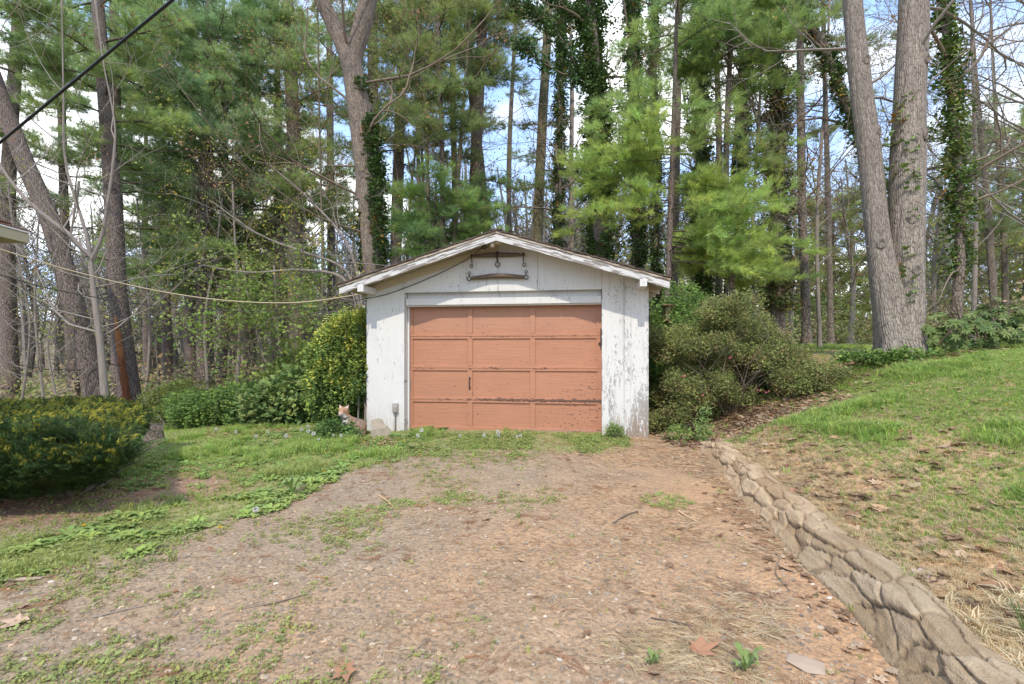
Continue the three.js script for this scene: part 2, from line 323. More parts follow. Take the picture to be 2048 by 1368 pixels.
function sheet(x0, x1, y0, depth = 0.09) {                   // a sheet of the front wall, cut to the gable
  const s = new THREE.Shape(), top = (x) => gy(deck(x)) - 0.002; s.moveTo(x0, gy(y0)); s.lineTo(x1, gy(y0)); s.lineTo(x1, top(x1)); if (x0 < 0 && x1 > 0) s.lineTo(0, top(0)); s.lineTo(x0, top(x0));
  const g = new THREE.ExtrudeGeometry(s, { depth: depth - 0.004, bevelEnabled: true, bevelSize: 0.002, bevelThickness: 0.002, bevelSegments: 1, bevelOffset: -0.002 }); g.translate(0, 0, -depth + 0.002); return wallUV(g);
}
for (const [a, b, y] of [[-2.253, -1.602, 0.02], [-1.599, -0.052, 2.382], [-0.048, 0.578, 2.382], [0.582, 1.564, 2.382], [1.567, 1.898, 0.0], [1.9015, 2.253, 0.0]]) mesh('wall_panel', sheet(a, b, y), M.wall, garage);
for (const s of [-1, 1]) mesh('side_wall', wallUV(s < 0 ? boxAt(-2.25, -2.17, -0.4, gy(deck(2.25)), -6.4, -0.093) : boxAt(2.17, 2.25, -0.4, gy(deck(2.25)), -6.4, -0.093)), M.wall, garage);
{ const s = new THREE.Shape(); s.moveTo(-2.16, -0.3); s.lineTo(2.16, -0.3); s.lineTo(2.16, gy(deck(2.16))); s.lineTo(0, gy(deck(0))); s.lineTo(-2.16, gy(deck(2.16))); const g = new THREE.ExtrudeGeometry(s, { depth: 0.08, bevelEnabled: false }); g.translate(0, 0, -6.4); mesh('rear_wall', wallUV(g), M.wall, garage); }
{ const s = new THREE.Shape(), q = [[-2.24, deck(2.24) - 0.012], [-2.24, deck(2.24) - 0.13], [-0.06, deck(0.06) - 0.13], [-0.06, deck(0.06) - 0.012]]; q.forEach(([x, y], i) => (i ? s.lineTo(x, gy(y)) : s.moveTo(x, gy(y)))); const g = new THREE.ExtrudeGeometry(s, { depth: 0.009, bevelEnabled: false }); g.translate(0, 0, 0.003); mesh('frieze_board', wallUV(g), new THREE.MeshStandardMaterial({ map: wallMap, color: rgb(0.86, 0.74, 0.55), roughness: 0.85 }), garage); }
mesh('corner_board', wallUV(boxAt(2.235, 2.262, 0.02, gy(2.45), -0.07, 0.008)), M.wall, garage);
// door frame
mesh('door_jamb', wallUV(boxAt(-1.628, -1.597, -0.02, gy(2.378), -0.23, -0.094)), M.wall, garage);
mesh('door_jamb', wallUV(boxAt(1.567, 1.60, -0.02, gy(2.378), -0.23, -0.094)), M.wall, garage);
mesh('door_stop', wallUV(boxAt(-1.595, -1.565, -0.02, gy(2.17), -0.172, -0.13)), M.wall, garage);
mesh('header_board', wallUV(boxAt(-1.59, 1.563, gy(2.178), gy(2.283), -0.13, -0.03)), M.wall, garage);
mesh('header_stop', wallUV(boxAt(-1.59, 1.563, gy(2.158), gy(2.176), -0.155, -0.06)), M.wall, garage);
mesh('header_recess', wallUV(boxAt(-1.59, 1.563, gy(2.285), gy(2.42), -0.17, -0.12)), M.wall, garage);
// the door: four rows of three panels
{
  const door = new THREE.Group(); door.name = 'garage_door'; garage.add(door); door.position.set(0, gy(0.11), -0.18); door.userData.label = 'orange panelled garage door with peeling paint along its lower joint';
  const uv = (g) => planar(g, -1.6, 1.6, 0, 2.133), D = (name, ...a) => mesh(name, uv(boxAt(...a)), M.door, door);
  const H = 0.52, r = rng(5);
  for (let k = 0; k < 4; k++) {
    const y0 = k * H + 0.0015, y1 = (k + 1) * H - 0.0015, low = k ? 0.043 : 0.085, hi = k === 3 ? 0.05 : 0.036, j = (r() - 0.5) * 0.006;
    D('rail', -1.58, 1.6, y0, y0 + low, -0.035 + j, j, 0.005); D('rail', -1.58, 1.6, y1 - hi, y1, -0.035 + j, j, 0.005);
    for (const [a, b] of [[-1.58, -1.522], [-0.59, -0.508], [0.437, 0.52], [1.488, 1.6]]) D('stile', a, b, y0 + low + 0.0005, y1 - hi - 0.0005, -0.035 + j, j - 0.001, 0.004);
    for (const [a, b] of [[-1.5215, -0.5905], [-0.5075, 0.4365], [0.5205, 1.4875]]) D('door_panel', a - 0.006, b + 0.006, y0 + low - 0.008, y1 - hi + 0.008, -0.036 + j, -0.022 + j, 0.002);
  }
  D('pull_block', -1.17, -1.08, 0.03, 0.052, 0.004, 0.035);
  const pull = (x, y, h) => { const b = new GB(); b.tube([V(x, y - h / 2, 0), V(x, y - h / 2 + 0.01, 0.03), V(x, y, 0.042), V(x, y + h / 2 - 0.01, 0.03), V(x, y + h / 2, 0)], [0.009, 0.008, 0.008, 0.008, 0.009], 8); b.tube([V(x, y - h / 2 - 0.025, 0.004), V(x, y - h / 2 + 0.012, 0.005)], [0.014, 0.014], 8, { cap: true }); b.tube([V(x, y + h / 2 - 0.012, 0.005), V(x, y + h / 2 + 0.025, 0.004)], [0.014, 0.014], 8, { cap: true }); b.build('handle', M.iron, door); };
  pull(-0.552, 0.80, 0.15);
  mesh('latch', boxAt(-1.575, -1.553, 0.66, 0.86, 0.0, 0.018, 0.004), M.steel, door);
  mesh('lock_strap', boxAt(1.548, 1.572, 1.36, 1.68, 0.002, 0.02, 0.004), M.iron, door);
  mesh('lock_strap', boxAt(1.52, 1.56, 1.42, 1.46, 0.003, 0.016, 0.004), M.iron, door);
}
// roof: boards, rake boards, beam ends, rafter tails, shingles
{
  const roof = new THREE.Group(); roof.name = 'roof'; garage.add(roof);
  const ang = Math.atan(SL), L = 2.5 / Math.cos(ang);
  M.shingle = std([0.135, 0.10, 0.082], 1, { map: tex(256, 256, 4, (u, v, o) => { o[0] = o[1] = o[2] = 0.4 + 0.75 * fbm(u * 30, v * 30, 3, 181); }, true) });
  const r = rng(11);
  for (const s of [-1, 1]) {
    const P = (x, y) => [s * x, gy(y)];
    const slab = (a, b, z0, z1, x0 = 0, x1 = 2.5) => { const sh = new THREE.Shape(), q = [P(x0, a - SL * x0), P(x1, a - SL * x1), P(x1, b - SL * x1), P(x0, b - SL * x0)]; if (s < 0) q.reverse(); q.forEach(([x, y], i) => (i ? sh.lineTo(x, y) : sh.moveTo(x, y))); const g = new THREE.ExtrudeGeometry(sh, { depth: z1 - z0, bevelEnabled: false }); g.translate(0, 0, z0); return g; };
    // roof boards run from front to back, laid up the slope one by one
    for (let k = 0; k < 14; k++) { const x0 = 0.002 + k * 0.1785, x1 = x0 + 0.1765; mesh('roof_board', planar(slab(3.165 + (r() - 0.5) * 0.003, 3.187, -6.6, 0.418, x0, x1), -3, 3, 0, 1, 'z', 'x'), M.soffit, roof); }
    const rk = slab(3.085, 3.192, 0.42, 0.448, 0.001, 2.5); planar(rk, s < 0 ? 0.2 : -0.1, s < 0 ? -2.6 : 2.6, 2.2, 3.3); { const p = rk.attributes.position, u = rk.attributes.uv; for (let i = 0; i < p.count; i++) u.setY(i, (p.getY(i) + SL * Math.abs(p.getX(i)) - 2.95) / 0.3); }
    mesh('rake_board', rk, M.rake, roof);
    const mold = slab(3.194, 3.222, 0.40, 0.464, 0.001, 2.512); { planar(mold, s < 0 ? 0 : -0.3, s < 0 ? -2.7 : 2.4, 2.2, 3.3); const p = mold.attributes.position, u = mold.attributes.uv; for (let i = 0; i < p.count; i++) u.setY(i, (p.getY(i) + SL * Math.abs(p.getX(i)) - 2.9) / 0.3); }
    mesh('rake_moulding', mold, M.mould, roof);
    mesh('beam_end', wallUV(boxAt(s * 2.138 - 0.05, s * 2.138 + 0.05, gy(2.356), gy(2.458), 0.002, 0.468)), M.wall, roof);
    for (let k = 0; k < 13; k++) { const z = -0.35 - k * 0.5; const g = slab(3.075, 3.163, z - 0.02, z + 0.02, 2.256, 2.47); mesh('rafter_tail', planar(g, -3, 3, 0, 3), M.soffit, roof); }
    const n = 19, step = 2.53 / n;
    for (let k = 0; k < n; k++) {                            // shingle courses lapped up the slope
      const x1 = 2.545 - k * step, x0 = Math.max(0.0, x1 - step * 1.6), z1 = 0.478 + (r() - 0.5) * 0.018, t = 0.010 + r() * 0.004, lift = 0.016 + (r() - 0.5) * 0.004;
      const sh = new THREE.Shape(), base = 3.226, q = [P(x0, base - SL * x0), P(x1, base + lift - SL * x1), P(x1, base + lift + t - SL * x1), P(x0, base + t - SL * x0)]; if (s < 0) q.reverse(); q.forEach(([x, y], i) => (i ? sh.lineTo(x, y) : sh.moveTo(x, y)));
      const g = new THREE.ExtrudeGeometry(sh, { depth: z1 + 6.62, bevelEnabled: false }); g.translate(0, 0, -6.62); mesh('shingle_course', planar(g, -3, 3, 0, 1, 'z', 'x'), M.shingle, roof);
    }
  }
  mesh('ridge_cap', planar(boxAt(-0.09, 0.09, gy(3.236), gy(3.252), -6.63, 0.48), -3, 3, 0, 1, 'z', 'x'), M.shingle, roof);
}
// things that hang on the garage
function hung(name, label, category, x, y, z = 0.002) { const t = thing(name, label, category, gWorld(x, y, z), -THETA); return t; }
const ringOf = (r, w, p) => { const g = new THREE.TorusGeometry(r, w, 8, 20); g.translate(p.x, p.y, p.z); return g; };
{
  const t = hung('singletree', 'wooden harness bar with three hanging iron rings, the upper of two under the gable', 'harness bar', -0.05, 2.935);
  let b = new GB(); const pts = [], rad = []; for (let k = 0; k <= 16; k++) { const u = k / 16 * 2 - 1; pts.push(V(u * 0.415, 0.012 * (1 - Math.abs(u)), 0.05)); rad.push(0.019 + 0.019 * (1 - u * u)); }
  b.tube(pts, rad, 10, { cap: true, rep: 1, vs: 0.8 }); b.build('bar', M.oldWood, t);
  b = new GB(); b.tube([V(0, 0.05, 0.045), V(0, 0.02, 0.095), V(0, -0.04, 0.09), V(0, -0.1, 0.05)], [0.016, 0.016, 0.014, 0.012], 8, { cap: true }); b.build('clevis', M.iron, t);
  mesh('ring', ringOf(0.036, 0.007, V(0, -0.137, 0.04)), M.iron, t);
  for (const s of [-1, 1]) { b = new GB(); b.tube([V(s * 0.405, 0.03, 0.07), V(s * 0.425, 0, 0.08), V(s * 0.41, -0.05, 0.06), V(s * 0.41, -0.115, 0.045)], [0.011, 0.011, 0.008, 0.008], 8, { cap: true }); b.build('hook', M.iron, t); mesh('ring', ringOf(0.024, 0.006, V(s * 0.414 + s * 0.006, -0.145, 0.042)).scale(1, 1.05, 1), M.iron, t); }
}
{
  const t = hung('singletree', 'bowed wooden harness bar with an iron ring at each end, lower of two', 'harness bar', -0.05, 2.585);
  let b = new GB(); const pts = [], rad = []; for (let k = 0; k <= 16; k++) { const u = k / 16 * 2 - 1; pts.push(V(u * 0.43, 0.03 * (1 - Math.pow(Math.abs(u), 1.4)), 0.055)); rad.push(0.025 + 0.014 * (1 - u * u)); }
  b.tube(pts, rad, 10, { cap: true, rep: 1, vs: 0.8 }); b.build('bar', M.oldWood, t);
  for (const s of [-1, 1]) { mesh('ring', ringOf(0.032, 0.007, V(s * 0.455, -0.005, 0.055)), M.iron, t); b = new GB(); b.tube([V(s * 0.45, 0.02, 0.06), V(s * 0.448, 0.06, 0.06)], [0.008, 0.008], 8, { cap: true }); b.build('hook', M.iron, t); mesh('ring', ringOf(0.021, 0.006, V(s * 0.455, 0.083, 0.055)), M.iron, t); }
}
{
  const t = hung('lamp_holder', 'bare lamp holder under the peak of the white gable', 'lamp holder', -0.02, 3.06, 0.0);
  mesh('base_plate', boxAt(-0.02, 0.10, -0.01, 0.035, 0.30, 0.40), M.soffit, t);
  const b = new GB(); b.tube([V(-0.045, 0.045, 0.36), V(-0.05, -0.01, 0.37), V(-0.05, -0.055, 0.375)], [0.02, 0.03, 0.033], 12, { cap: true }); b.build('socket', std([0.55, 0.5, 0.42], 0.5), t);
}
{
  const t = hung('outlet_box', 'grey weatherproof outlet box low on the white wall beside the garage door', 'outlet box', -1.745, 0.51);
  mesh('cover', boxAt(-0.047, 0.047, -0.08, 0.08, 0, 0.05, 0.012), std([0.44, 0.41, 0.38], 0.5, { metalness: 0.3 }), t);
  mesh('lid', boxAt(-0.036, 0.036, -0.072, 0.02, 0.051, 0.068, 0.006), std([0.36, 0.33, 0.30], 0.5, { metalness: 0.3 }), t);
  mesh('conduit', new THREE.CylinderGeometry(0.012, 0.012, 0.34, 10).translate(0, -0.255, 0.018), M.steel, t);
}
// cables
function cable(name, label, category, pts, r, m) { const c = new THREE.CatmullRomCurve3(pts), n = 90, P = c.getPoints(n), b = new GB(); b.tube(P, P.map(() => r), 6); tag(b.build(name, m, scene), label, category); }
const cTan = std([0.52, 0.42, 0.27], 0.7), cBlack = std([0.018, 0.018, 0.02], 0.5);
cable('cable', 'thin tan cable sagging from the left edge to the garage eave', 'cable', [at(-120, 466, 4.4), at(0, 499, 5), at(140, 541, 5.6), at(316, 582, 6.4), at(456, 601.5, 6.9), at(596, 605, 7.35), at(698, 592, 7.7), gWorld(-2.2, 2.39, 0.1)], 0.008, cTan);
cable('cable', 'black cable running below the tan one and up across the gable to the lamp holder', 'cable', [at(-120, 520, 4.3), at(0, 550, 5), at(105, 578, 5.5), at(281, 608, 6.3), at(456, 621, 6.9), at(561, 620, 7.3), at(660, 611, 7.75), gWorld(-2.26, 2.29, 0.03), gWorld(-1.9, 2.36, 0.022), gWorld(-1.2, 2.60, 0.022), gWorld(-0.55, 2.88, 0.06), gWorld(-0.30, 3.0, 0.2), gWorld(-0.16, 3.08, 0.3), gWorld(-0.06, 3.12, 0.36)], 0.006, std([0.06, 0.055, 0.05], 0.7));
{ const b = new GB(), c = gWorld(-0.22, 3.03, 0.25); b.tube([c.clone().add(V(-0.05, -0.025, 0)), c.clone().add(V(0, 0.028, 0.02)), c.clone().add(V(0.045, 0.0, 0)), c.clone().add(V(0, -0.026, -0.01)), c.clone().add(V(-0.04, 0.0, 0))], [0.01, 0.01, 0.01, 0.01, 0.01], 6); tag(b.build('cable_loop', cBlack, scene), 'knotted loop of black cable just below the gable peak', 'cable loop'); }
cable('power_line', 'thick black overhead line slanting across the top left corner', 'power line', [at(-260, 500, 4.95), at(0, 285, 4.6), at(172, 143, 4.35), at(345, 0, 4.1), at(700, -290, 3.7)], 0.0125, cBlack);
// ---------------------------------------------------------------- bark, foliage pieces
function barkTex(seed, plate, lo, hi, sx, sy, W = 256, H = 512) {
  const per = (f) => (x, y) => { const a = f(x, y), b = f(x - 1, y), w = x; return lerp(a, b, ss(0.85, 1, w)); };   // wraps round the trunk
  const hgt = per((x, y) => { const wx = x + 0.05 * fbm(x * 8, y * 9, 2, seed + 4), [d1, d2] = worley(wx * sx, y * sy + 0.5 * vn(x * 5, y * 3, seed + 6), seed); return clamp(plate * ss(0.02, 0.35, d2 - d1) + (1 - plate) * fbm(x * sx * 2, y * sy * 0.6, 3, seed + 9) + 0.35 * (fbm(x * sx * 6, y * sy * 5, 3, seed + 12) - 0.5)); });
  const map = tex(W, H, 4, (u, v, o) => { const h = hgt(u, v), m = fbm(u * 5, v * 7, 3, seed + 20), c = mixc(lo, hi, clamp(h * 0.85 + 0.3 * (m - 0.5))); o[0] = c[0]; o[1] = c[1]; o[2] = c[2]; }, true);
  const bump = tex(W, H, 1, (u, v, o) => { o[0] = hgt(u, v); });
  return { map, bump };
}
const barkMat = (b, scale, c = [1, 1, 1]) => new THREE.MeshStandardMaterial({ map: b.map, bumpMap: b.bump, bumpScale: scale, color: rgb(...c), roughness: 0.95 });
const bPine = barkTex(200, 0.45, [0.07, 0.054, 0.047], [0.33, 0.255, 0.215], 12, 8), bMaple = barkTex(230, 0.3, [0.09, 0.07, 0.058], [0.52, 0.44, 0.36], 17, 8), bSmooth = barkTex(260, 0.12, [0.20, 0.165, 0.14], [0.34, 0.29, 0.25], 6, 3);
const K = { pine: barkMat(bPine, 0.03), pineGrey: barkMat(bPine, 0.03, [1.05, 1.08, 1.0]), maple: barkMat(bMaple, 0.03), oak: barkMat(bMaple, 0.03, [0.78, 0.74, 0.7]), smooth: barkMat(bSmooth, 0.01), mossy: barkMat(bPine, 0.02, [1.0, 1.15, 0.8]) };
K.twigDark = std([0.11, 0.085, 0.068]); K.twigGrey = std([0.25, 0.215, 0.18]); K.twigBrown = std([0.2, 0.15, 0.11]);
const leafy = leafMat(0.4), needleMat = leafMat(0.5, 1, 2.95), waxy = leafMat(0.25, 0.75, 1.5);
function spray(seed, tufts, needles, len, nl, w) {         // a pine twig with soft tufts of needles, along +x
  const r = rng(seed), b = new GB();
  for (let t = 0; t < tufts; t++) {
    const u = t === 0 ? 1 : 0.25 + 0.7 * r(), side = t === 0 ? 0 : (r() - 0.5) * 0.75 * len, o = V(u * len, (r() - 0.5) * 0.12 * len, side), ax = V(1, 0.25 + r() * 0.3, side / len * 1.6).normalize();
    for (let n = 0; n < needles; n++) {
      const d = rdir(r).multiplyScalar(0.8).add(ax).normalize(), l = nl * (0.75 + r() * 0.5), s = V(0, 1, 0).cross(d).lerp(rdir(r), 0.5).normalize().multiplyScalar(w / 2), q = o.clone().addScaledVector(ax, -r() * 0.08);
      b.tri(b.v(q.x - s.x, q.y - s.y, q.z - s.z), b.v(q.x + s.x, q.y + s.y, q.z + s.z), b.v(q.x + d.x * l, q.y + d.y * l - 0.12 * l, q.z + d.z * l));
    }
  }
  return b.geo();
}
const sprays = [spray(301, 7, 24, 0.40, 0.15, 0.0095), spray(302, 7, 24, 0.44, 0.15, 0.0095), spray(303, 6, 26, 0.38, 0.16, 0.0095)];
function leafCluster(seed, n, R, L, Wd, flat = 0.6, fold = 0.3, blunt = 0.45) {   // n small folded leaves in a ball of radius R
  const r = rng(seed), b = new GB();
  for (let k = 0; k < n; k++) {
    const o = rdir(r).multiplyScalar(R * Math.cbrt(r())), d = rdir(r); d.y *= 1 - flat; d.normalize(); const l = L * (0.65 + 0.7 * r()), s = V(0, 1, 0).lerp(rdir(r), 0.45).cross(d).normalize().multiplyScalar(Wd / L * l / 2), n_ = s.clone().cross(d).normalize().multiplyScalar(fold * Wd * 0.5);
    const a = b.v(o.x, o.y, o.z), m = o.clone().addScaledVector(d, l * blunt), t = o.clone().addScaledVector(d, l);
    const p1 = b.v(m.x + s.x + n_.x, m.y + s.y + n_.y, m.z + s.z + n_.z), p2 = b.v(m.x - s.x + n_.x, m.y - s.y + n_.y, m.z - s.z + n_.z), q = b.v(t.x, t.y, t.z);
    b.tri(a, p1, q); b.tri(a, q, p2);
  }
  return b.geo(true);
}
const LC = { bud: leafCluster(311, 9, 0.16, 0.05, 0.03), spring: leafCluster(312, 12, 0.22, 0.075, 0.05), ivy: leafCluster(313, 11, 0.14, 0.085, 0.075, 0.3, 0.2, 0.35), small: leafCluster(314, 26, 0.11, 0.034, 0.019), mid: leafCluster(315, 16, 0.13, 0.07, 0.034), broad: leafCluster(316, 10, 0.16, 0.12, 0.075) };

// ---------------------------------------------------------------- trees
// a line of points up the middle of a trunk and its radii, from places seen in the photograph at one distance; the foot goes down to the ground
function axis(pts, ws, d, top, lean = 0, fork = false) {
  const P = pts.map(([x, y]) => at(x, y, d)), R = ws.map((w, i) => w / F * d / 2 / Math.hypot(1, (pts[i][0] - 1024) / F));
  const a = P[0], b = P[1], g = ground(a.x, d); if (fork) {} else if (a.y > g + 0.02) { const k = (g - a.y) / (b.y - a.y); P.unshift(V(a.x + (b.x - a.x) * k * 0.6, g - 0.15, a.z)); R.unshift(R[0] * 1.12); } else P[0].y = g - 0.15;
  const e = P[P.length - 1], f = P[P.length - 2]; if (top > e.y + 0.3) { const k = (top - e.y) / Math.max(0.5, e.y - f.y); P.push(V(e.x + (e.x - f.x) * k * 0.7, top, e.z - lean)); R.push(0.025); }
  const c = new THREE.CatmullRomCurve3(P, false, 'centripetal'), n = 26, Q = [], rad = [];
  for (let i = 0; i <= n; i++) { const p = c.getPoint(i / n); Q.push(p); const s = i / n * (P.length - 1), k = Math.min(P.length - 2, Math.floor(s)); rad.push(lerp(R[k], R[k + 1], s - k)); }
  rad[0] *= 1.35; rad[1] *= 1.1;
  return { Q, rad, base: Q[0].clone().setY(ground(Q[0].x, d)), at(y) { for (let i = 0; i < n; i++) if (Q[i + 1].y >= y) { const t = clamp((y - Q[i].y) / (Q[i + 1].y - Q[i].y)); return { p: Q[i].clone().lerp(Q[i + 1], t), r: lerp(rad[i], rad[i + 1], t) }; } return { p: Q[n].clone(), r: rad[n] }; } };
}
function trunkMesh(A, mat, parent, seed, name = 'trunk', sides = 18) {
  const b = new GB(), o = parent.position, rep = Math.max(1, Math.round(A.rad[4] * 6.3 / 0.55));
  b.tube(A.Q.map((p) => p.clone().sub(o)), A.rad, sides, { rep, vs: 1.1, rough: (a, s) => 0.92 + 0.16 * vn(a < 0.5 ? a * 12 : (1 - a) * 12 + 40, s * 0.9, seed) + 0.2 * Math.exp(-s * 2.4) * Math.cos(a * 6.283 * 5 + seed), cap: false }); return b.build(name, mat, parent);
}
// a bough with side twigs that carry sprays; S: array of Inst, B: branches
function bough(B, S, r, o, az, el, len, rad, col, dens = 1, droop = 0.12, off, t0 = 0.2) {
  const dir = dirAE(az, el), n = 6, pts = [], p = (t) => o.clone().addScaledVector(dir, len * t).add(V(0, -droop * len * t * t, 0)); const wob = (r() - 0.5) * 0.3;
  const side = V(-dir.z, 0, dir.x).normalize();
  for (let i = 0; i <= n; i++) pts.push(p(i / n).addScaledVector(side, wob * Math.sin(i / n * 3) * len * 0.3).sub(off));
  B.tube(pts, pts.map((_, i) => rad * (1 - i / n * 0.85)), 4);
  const m = Math.ceil(len / 0.15);
  for (let k = 0; k < m; k++) for (const s of [-1, 1]) {
    const t = t0 + (1 - t0) * (k + r()) / m; if (r() > dens || t > 1) continue;
    const q0 = p(t).addScaledVector(side, wob * Math.sin(t * 3) * len * 0.3), tl = len * (0.15 + 0.32 * (1 - t)) * (0.5 + 0.7 * r()), a = az + s * (0.6 + 0.5 * r()), td = dirAE(a, el * 0.5 + 0.1 + (r() - 0.5) * 0.75);
    const q1 = q0.clone().addScaledVector(td, tl); B.tube([q0.clone().sub(off), q1.clone().sub(off)], [rad * 0.28, 0.003], 3);
    const c = Math.max(1, Math.round(tl / 0.22));
    for (let i = 0; i < c; i++) { const f = (i + 0.6 + 0.4 * r()) / c, dd = td.clone().add(rdir(r).multiplyScalar(0.5)); const sc = (0.8 + r() * 0.6); S[Math.floor(r() * 3)].add(q0.clone().lerp(q1, f).addScaledVector(td, -0.2 * sc).sub(off), dd, UP.clone().addScaledVector(rdir(r), 0.3), sc, tint(r, col, 0.28)); }
  }
  for (let i = 0; i < 2; i++) S[i].add(p(1).sub(off), dir.clone().add(rdir(r).multiplyScalar(0.3)), UP, 0.9 + r() * 0.4, tint(r, col, 0.25));
}
const pxY = (py, d) => EYE - (py - HORIZON) / F * d;
// crown: [lowest py, highest py, boughs, length, colour, density, [azimuth range]]
function pine(label, d, pts, ws, { mat = K.pine, crowns = [], stubs = 14, top, seed, limbs = [], name = 'pine_tree', category = 'pine tree' } = {}) {
  const r = rng(seed), H = top ?? Math.min(22, EYE + 0.76 * d + 1), A = axis(pts, ws, d, H), t = thing(name, label, category, A.base); t.updateMatrixWorld();
  trunkMesh(A, mat, t, seed);
  const B = new GB(), S = sprays.map((g) => new Inst(g, needleMat)), off = A.base;
  for (const [py0, py1, n, len, col, dens = 1, azr] of crowns) for (let k = 0; k < n; k++) {
    const y = lerp(pxY(py0, d), pxY(py1, d), (k + r()) / n), { p, r: rr } = A.at(y), az = azr ? lerp(azr[0], azr[1], r()) : k * 2.4 + r(), l = len * (0.55 + 0.6 * r());
    bough(B, S, r, p, az, 0.02 + r() * 0.3, l, Math.min(rr * 0.55, 0.018 + l * 0.011), mixc(col, [col[0] * 0.6, col[1] * 0.72, col[2] * 0.9], r() * 0.8), dens, 0.1 + r() * 0.12, off);
  }
  for (const [py, az, el, len, col, dens = 1] of limbs) { const { p, r: rr } = A.at(pxY(py, d)); bough(B, S, r, p, az, el, len, Math.min(rr * 0.5, 0.006 + len * 0.004), col, dens, 0.12, off, 0.06); }
  for (let k = 0; k < stubs; k++) { const y = lerp(A.base.y + 1.2, A.base.y + 0.75 * d * 0.8, r()), { p, r: rr } = A.at(y), az = r() * 6.28, l = 0.4 + r() * r() * 2.2, d1 = dirAE(az, (r() - 0.55) * 0.6), q = p.clone().addScaledVector(d1, rr * 0.7), e = q.clone().addScaledVector(d1, l).add(V((r() - 0.5) * l * 0.3, (r() - 0.3) * l * 0.2, 0)); B.tube([q, q.clone().lerp(e, 0.5).add(V(0, -0.05 * l, 0)), e].map((x) => x.sub(off)), [0.018, 0.011, 0.003], 4); for (let j = 0; j < 3; j++) { const f = 0.3 + 0.6 * r(), m = q.clone().lerp(e, f); B.tube([m, m.clone().addScaledVector(dirAE(az + (r() - 0.5) * 2, (r() - 0.5)), l * 0.3)], [0.005, 0.002], 3); } }
  if (B.n) B.build('branch_crown', mat === K.pine ? K.twigDark : K.twigBrown, t);
  S.forEach((s) => { if (s.count) s.build('needles', t); });
  return { t, A, r };
}
// bare or budding branches
function limb(B, L, r, o, dir, len, rad, lvl, opt, off) {
  const n = lvl > 1 ? 4 : 3, pts = [o.clone()], q = o.clone(), d = dir.clone(), bend = rdir(r).multiplyScalar(opt.wiggle ?? 0.34);
  for (let i = 0; i < n; i++) { d.addScaledVector(bend, 0.6).add(V(0, opt.lift ?? 0.05, 0)).addScaledVector(rdir(r), 0.22).normalize(); q.addScaledVector(d, len / n); pts.push(q.clone()); }
  B.tube(pts.map((p) => p.clone().sub(off)), pts.map((_, i) => Math.max(0.0022, rad * (1 - i / n * (lvl > 0 ? 0.55 : 0.7)))), lvl > 2 ? 8 : lvl > 1 ? 5 : 3);
  if (lvl <= 0) { if (L && r() < opt.leaf) L.add(q.clone().sub(off), rdir(r), UP, 0.6 + r() * 0.8, tint(r, opt.cols[Math.floor(r() * opt.cols.length)], 0.25)); return; }
  const kids = lvl > 1 ? opt.kids ?? 4 : (opt.kids ?? 4) + 1;
  for (let k = 0; k < kids; k++) {
    const t = k === 0 ? 1 : 0.3 + 0.65 * (k + r() - 0.5) / kids, i = Math.min(n - 1, Math.floor(t * n)), p = pts[i].clone().lerp(pts[i + 1], t * n - i), bd = pts[i + 1].clone().sub(pts[i]).normalize();
    const out = rdir(r); out.addScaledVector(bd, -out.dot(bd)).normalize(); const nd = bd.clone().multiplyScalar(k === 0 ? 1 : 0.72).addScaledVector(out, k === 0 ? 0.25 : 0.65 + 0.3 * r()).normalize();
    limb(B, L, r, p, nd, len * (k === 0 ? 0.72 : 0.45 + 0.3 * r()), rad * (k === 0 ? 0.62 : 0.42), lvl - 1, opt, off);
  }
}
function deciduous(label, d, stems, { mat = K.smooth, twig = K.twigGrey, seed, limbs = [], random = 8, len = 2.2, lvl = 2, leaf = 0.35, cols = [[0.16, 0.2, 0.05]], geo = LC.bud, top, name = 'bare_tree', category = 'tree', y0 = 2.2, kids, ivy, rad = 0.04, az, maxY } = {}) {
  const r = rng(seed), As = stems.map(([p, w, dd, tp], i) => axis(p, w, dd ?? d, tp ?? top ?? Math.min(17, EYE + 0.72 * d + 1), 0, i > 0 && p[0][1] < 560)), t = thing(name, label, category, As[0].base); t.updateMatrixWorld(); const off = As[0].base;
  As.forEach((A, i) => trunkMesh(A, mat, t, seed + i, 'trunk'));
  const B = new GB(), L = new Inst(geo, leafy), opt = { leaf, cols, kids };
  for (const [py, az0, el, l, rr, s = 0] of limbs) { const { p } = As[s].at(pxY(py, d)); limb(B, L, r, p, dirAE(az0, el), l, rr, lvl + (l > 2.5 ? 1 : 0), opt, off); }
  for (let k = 0; k < random; k++) { const A = As[k % As.length], y = lerp(A.base.y + y0, maxY ?? Math.min(A.Q[A.Q.length - 1].y - 0.5, EYE + 0.76 * d), (k + r()) / random), { p, r: rr } = A.at(y); limb(B, L, r, p, dirAE(az ? lerp(az[0], az[1], r()) : k * 2.4 + r(), 0.15 + r() * 0.6), len * (0.5 + 0.7 * r()), Math.min(rad, rr * 0.6), lvl, opt, off); }
  if (B.n) B.build('branch_crown', twig, t);
  if (L.count) L.build('leaves', t);
  return { t, As, r, off };
}
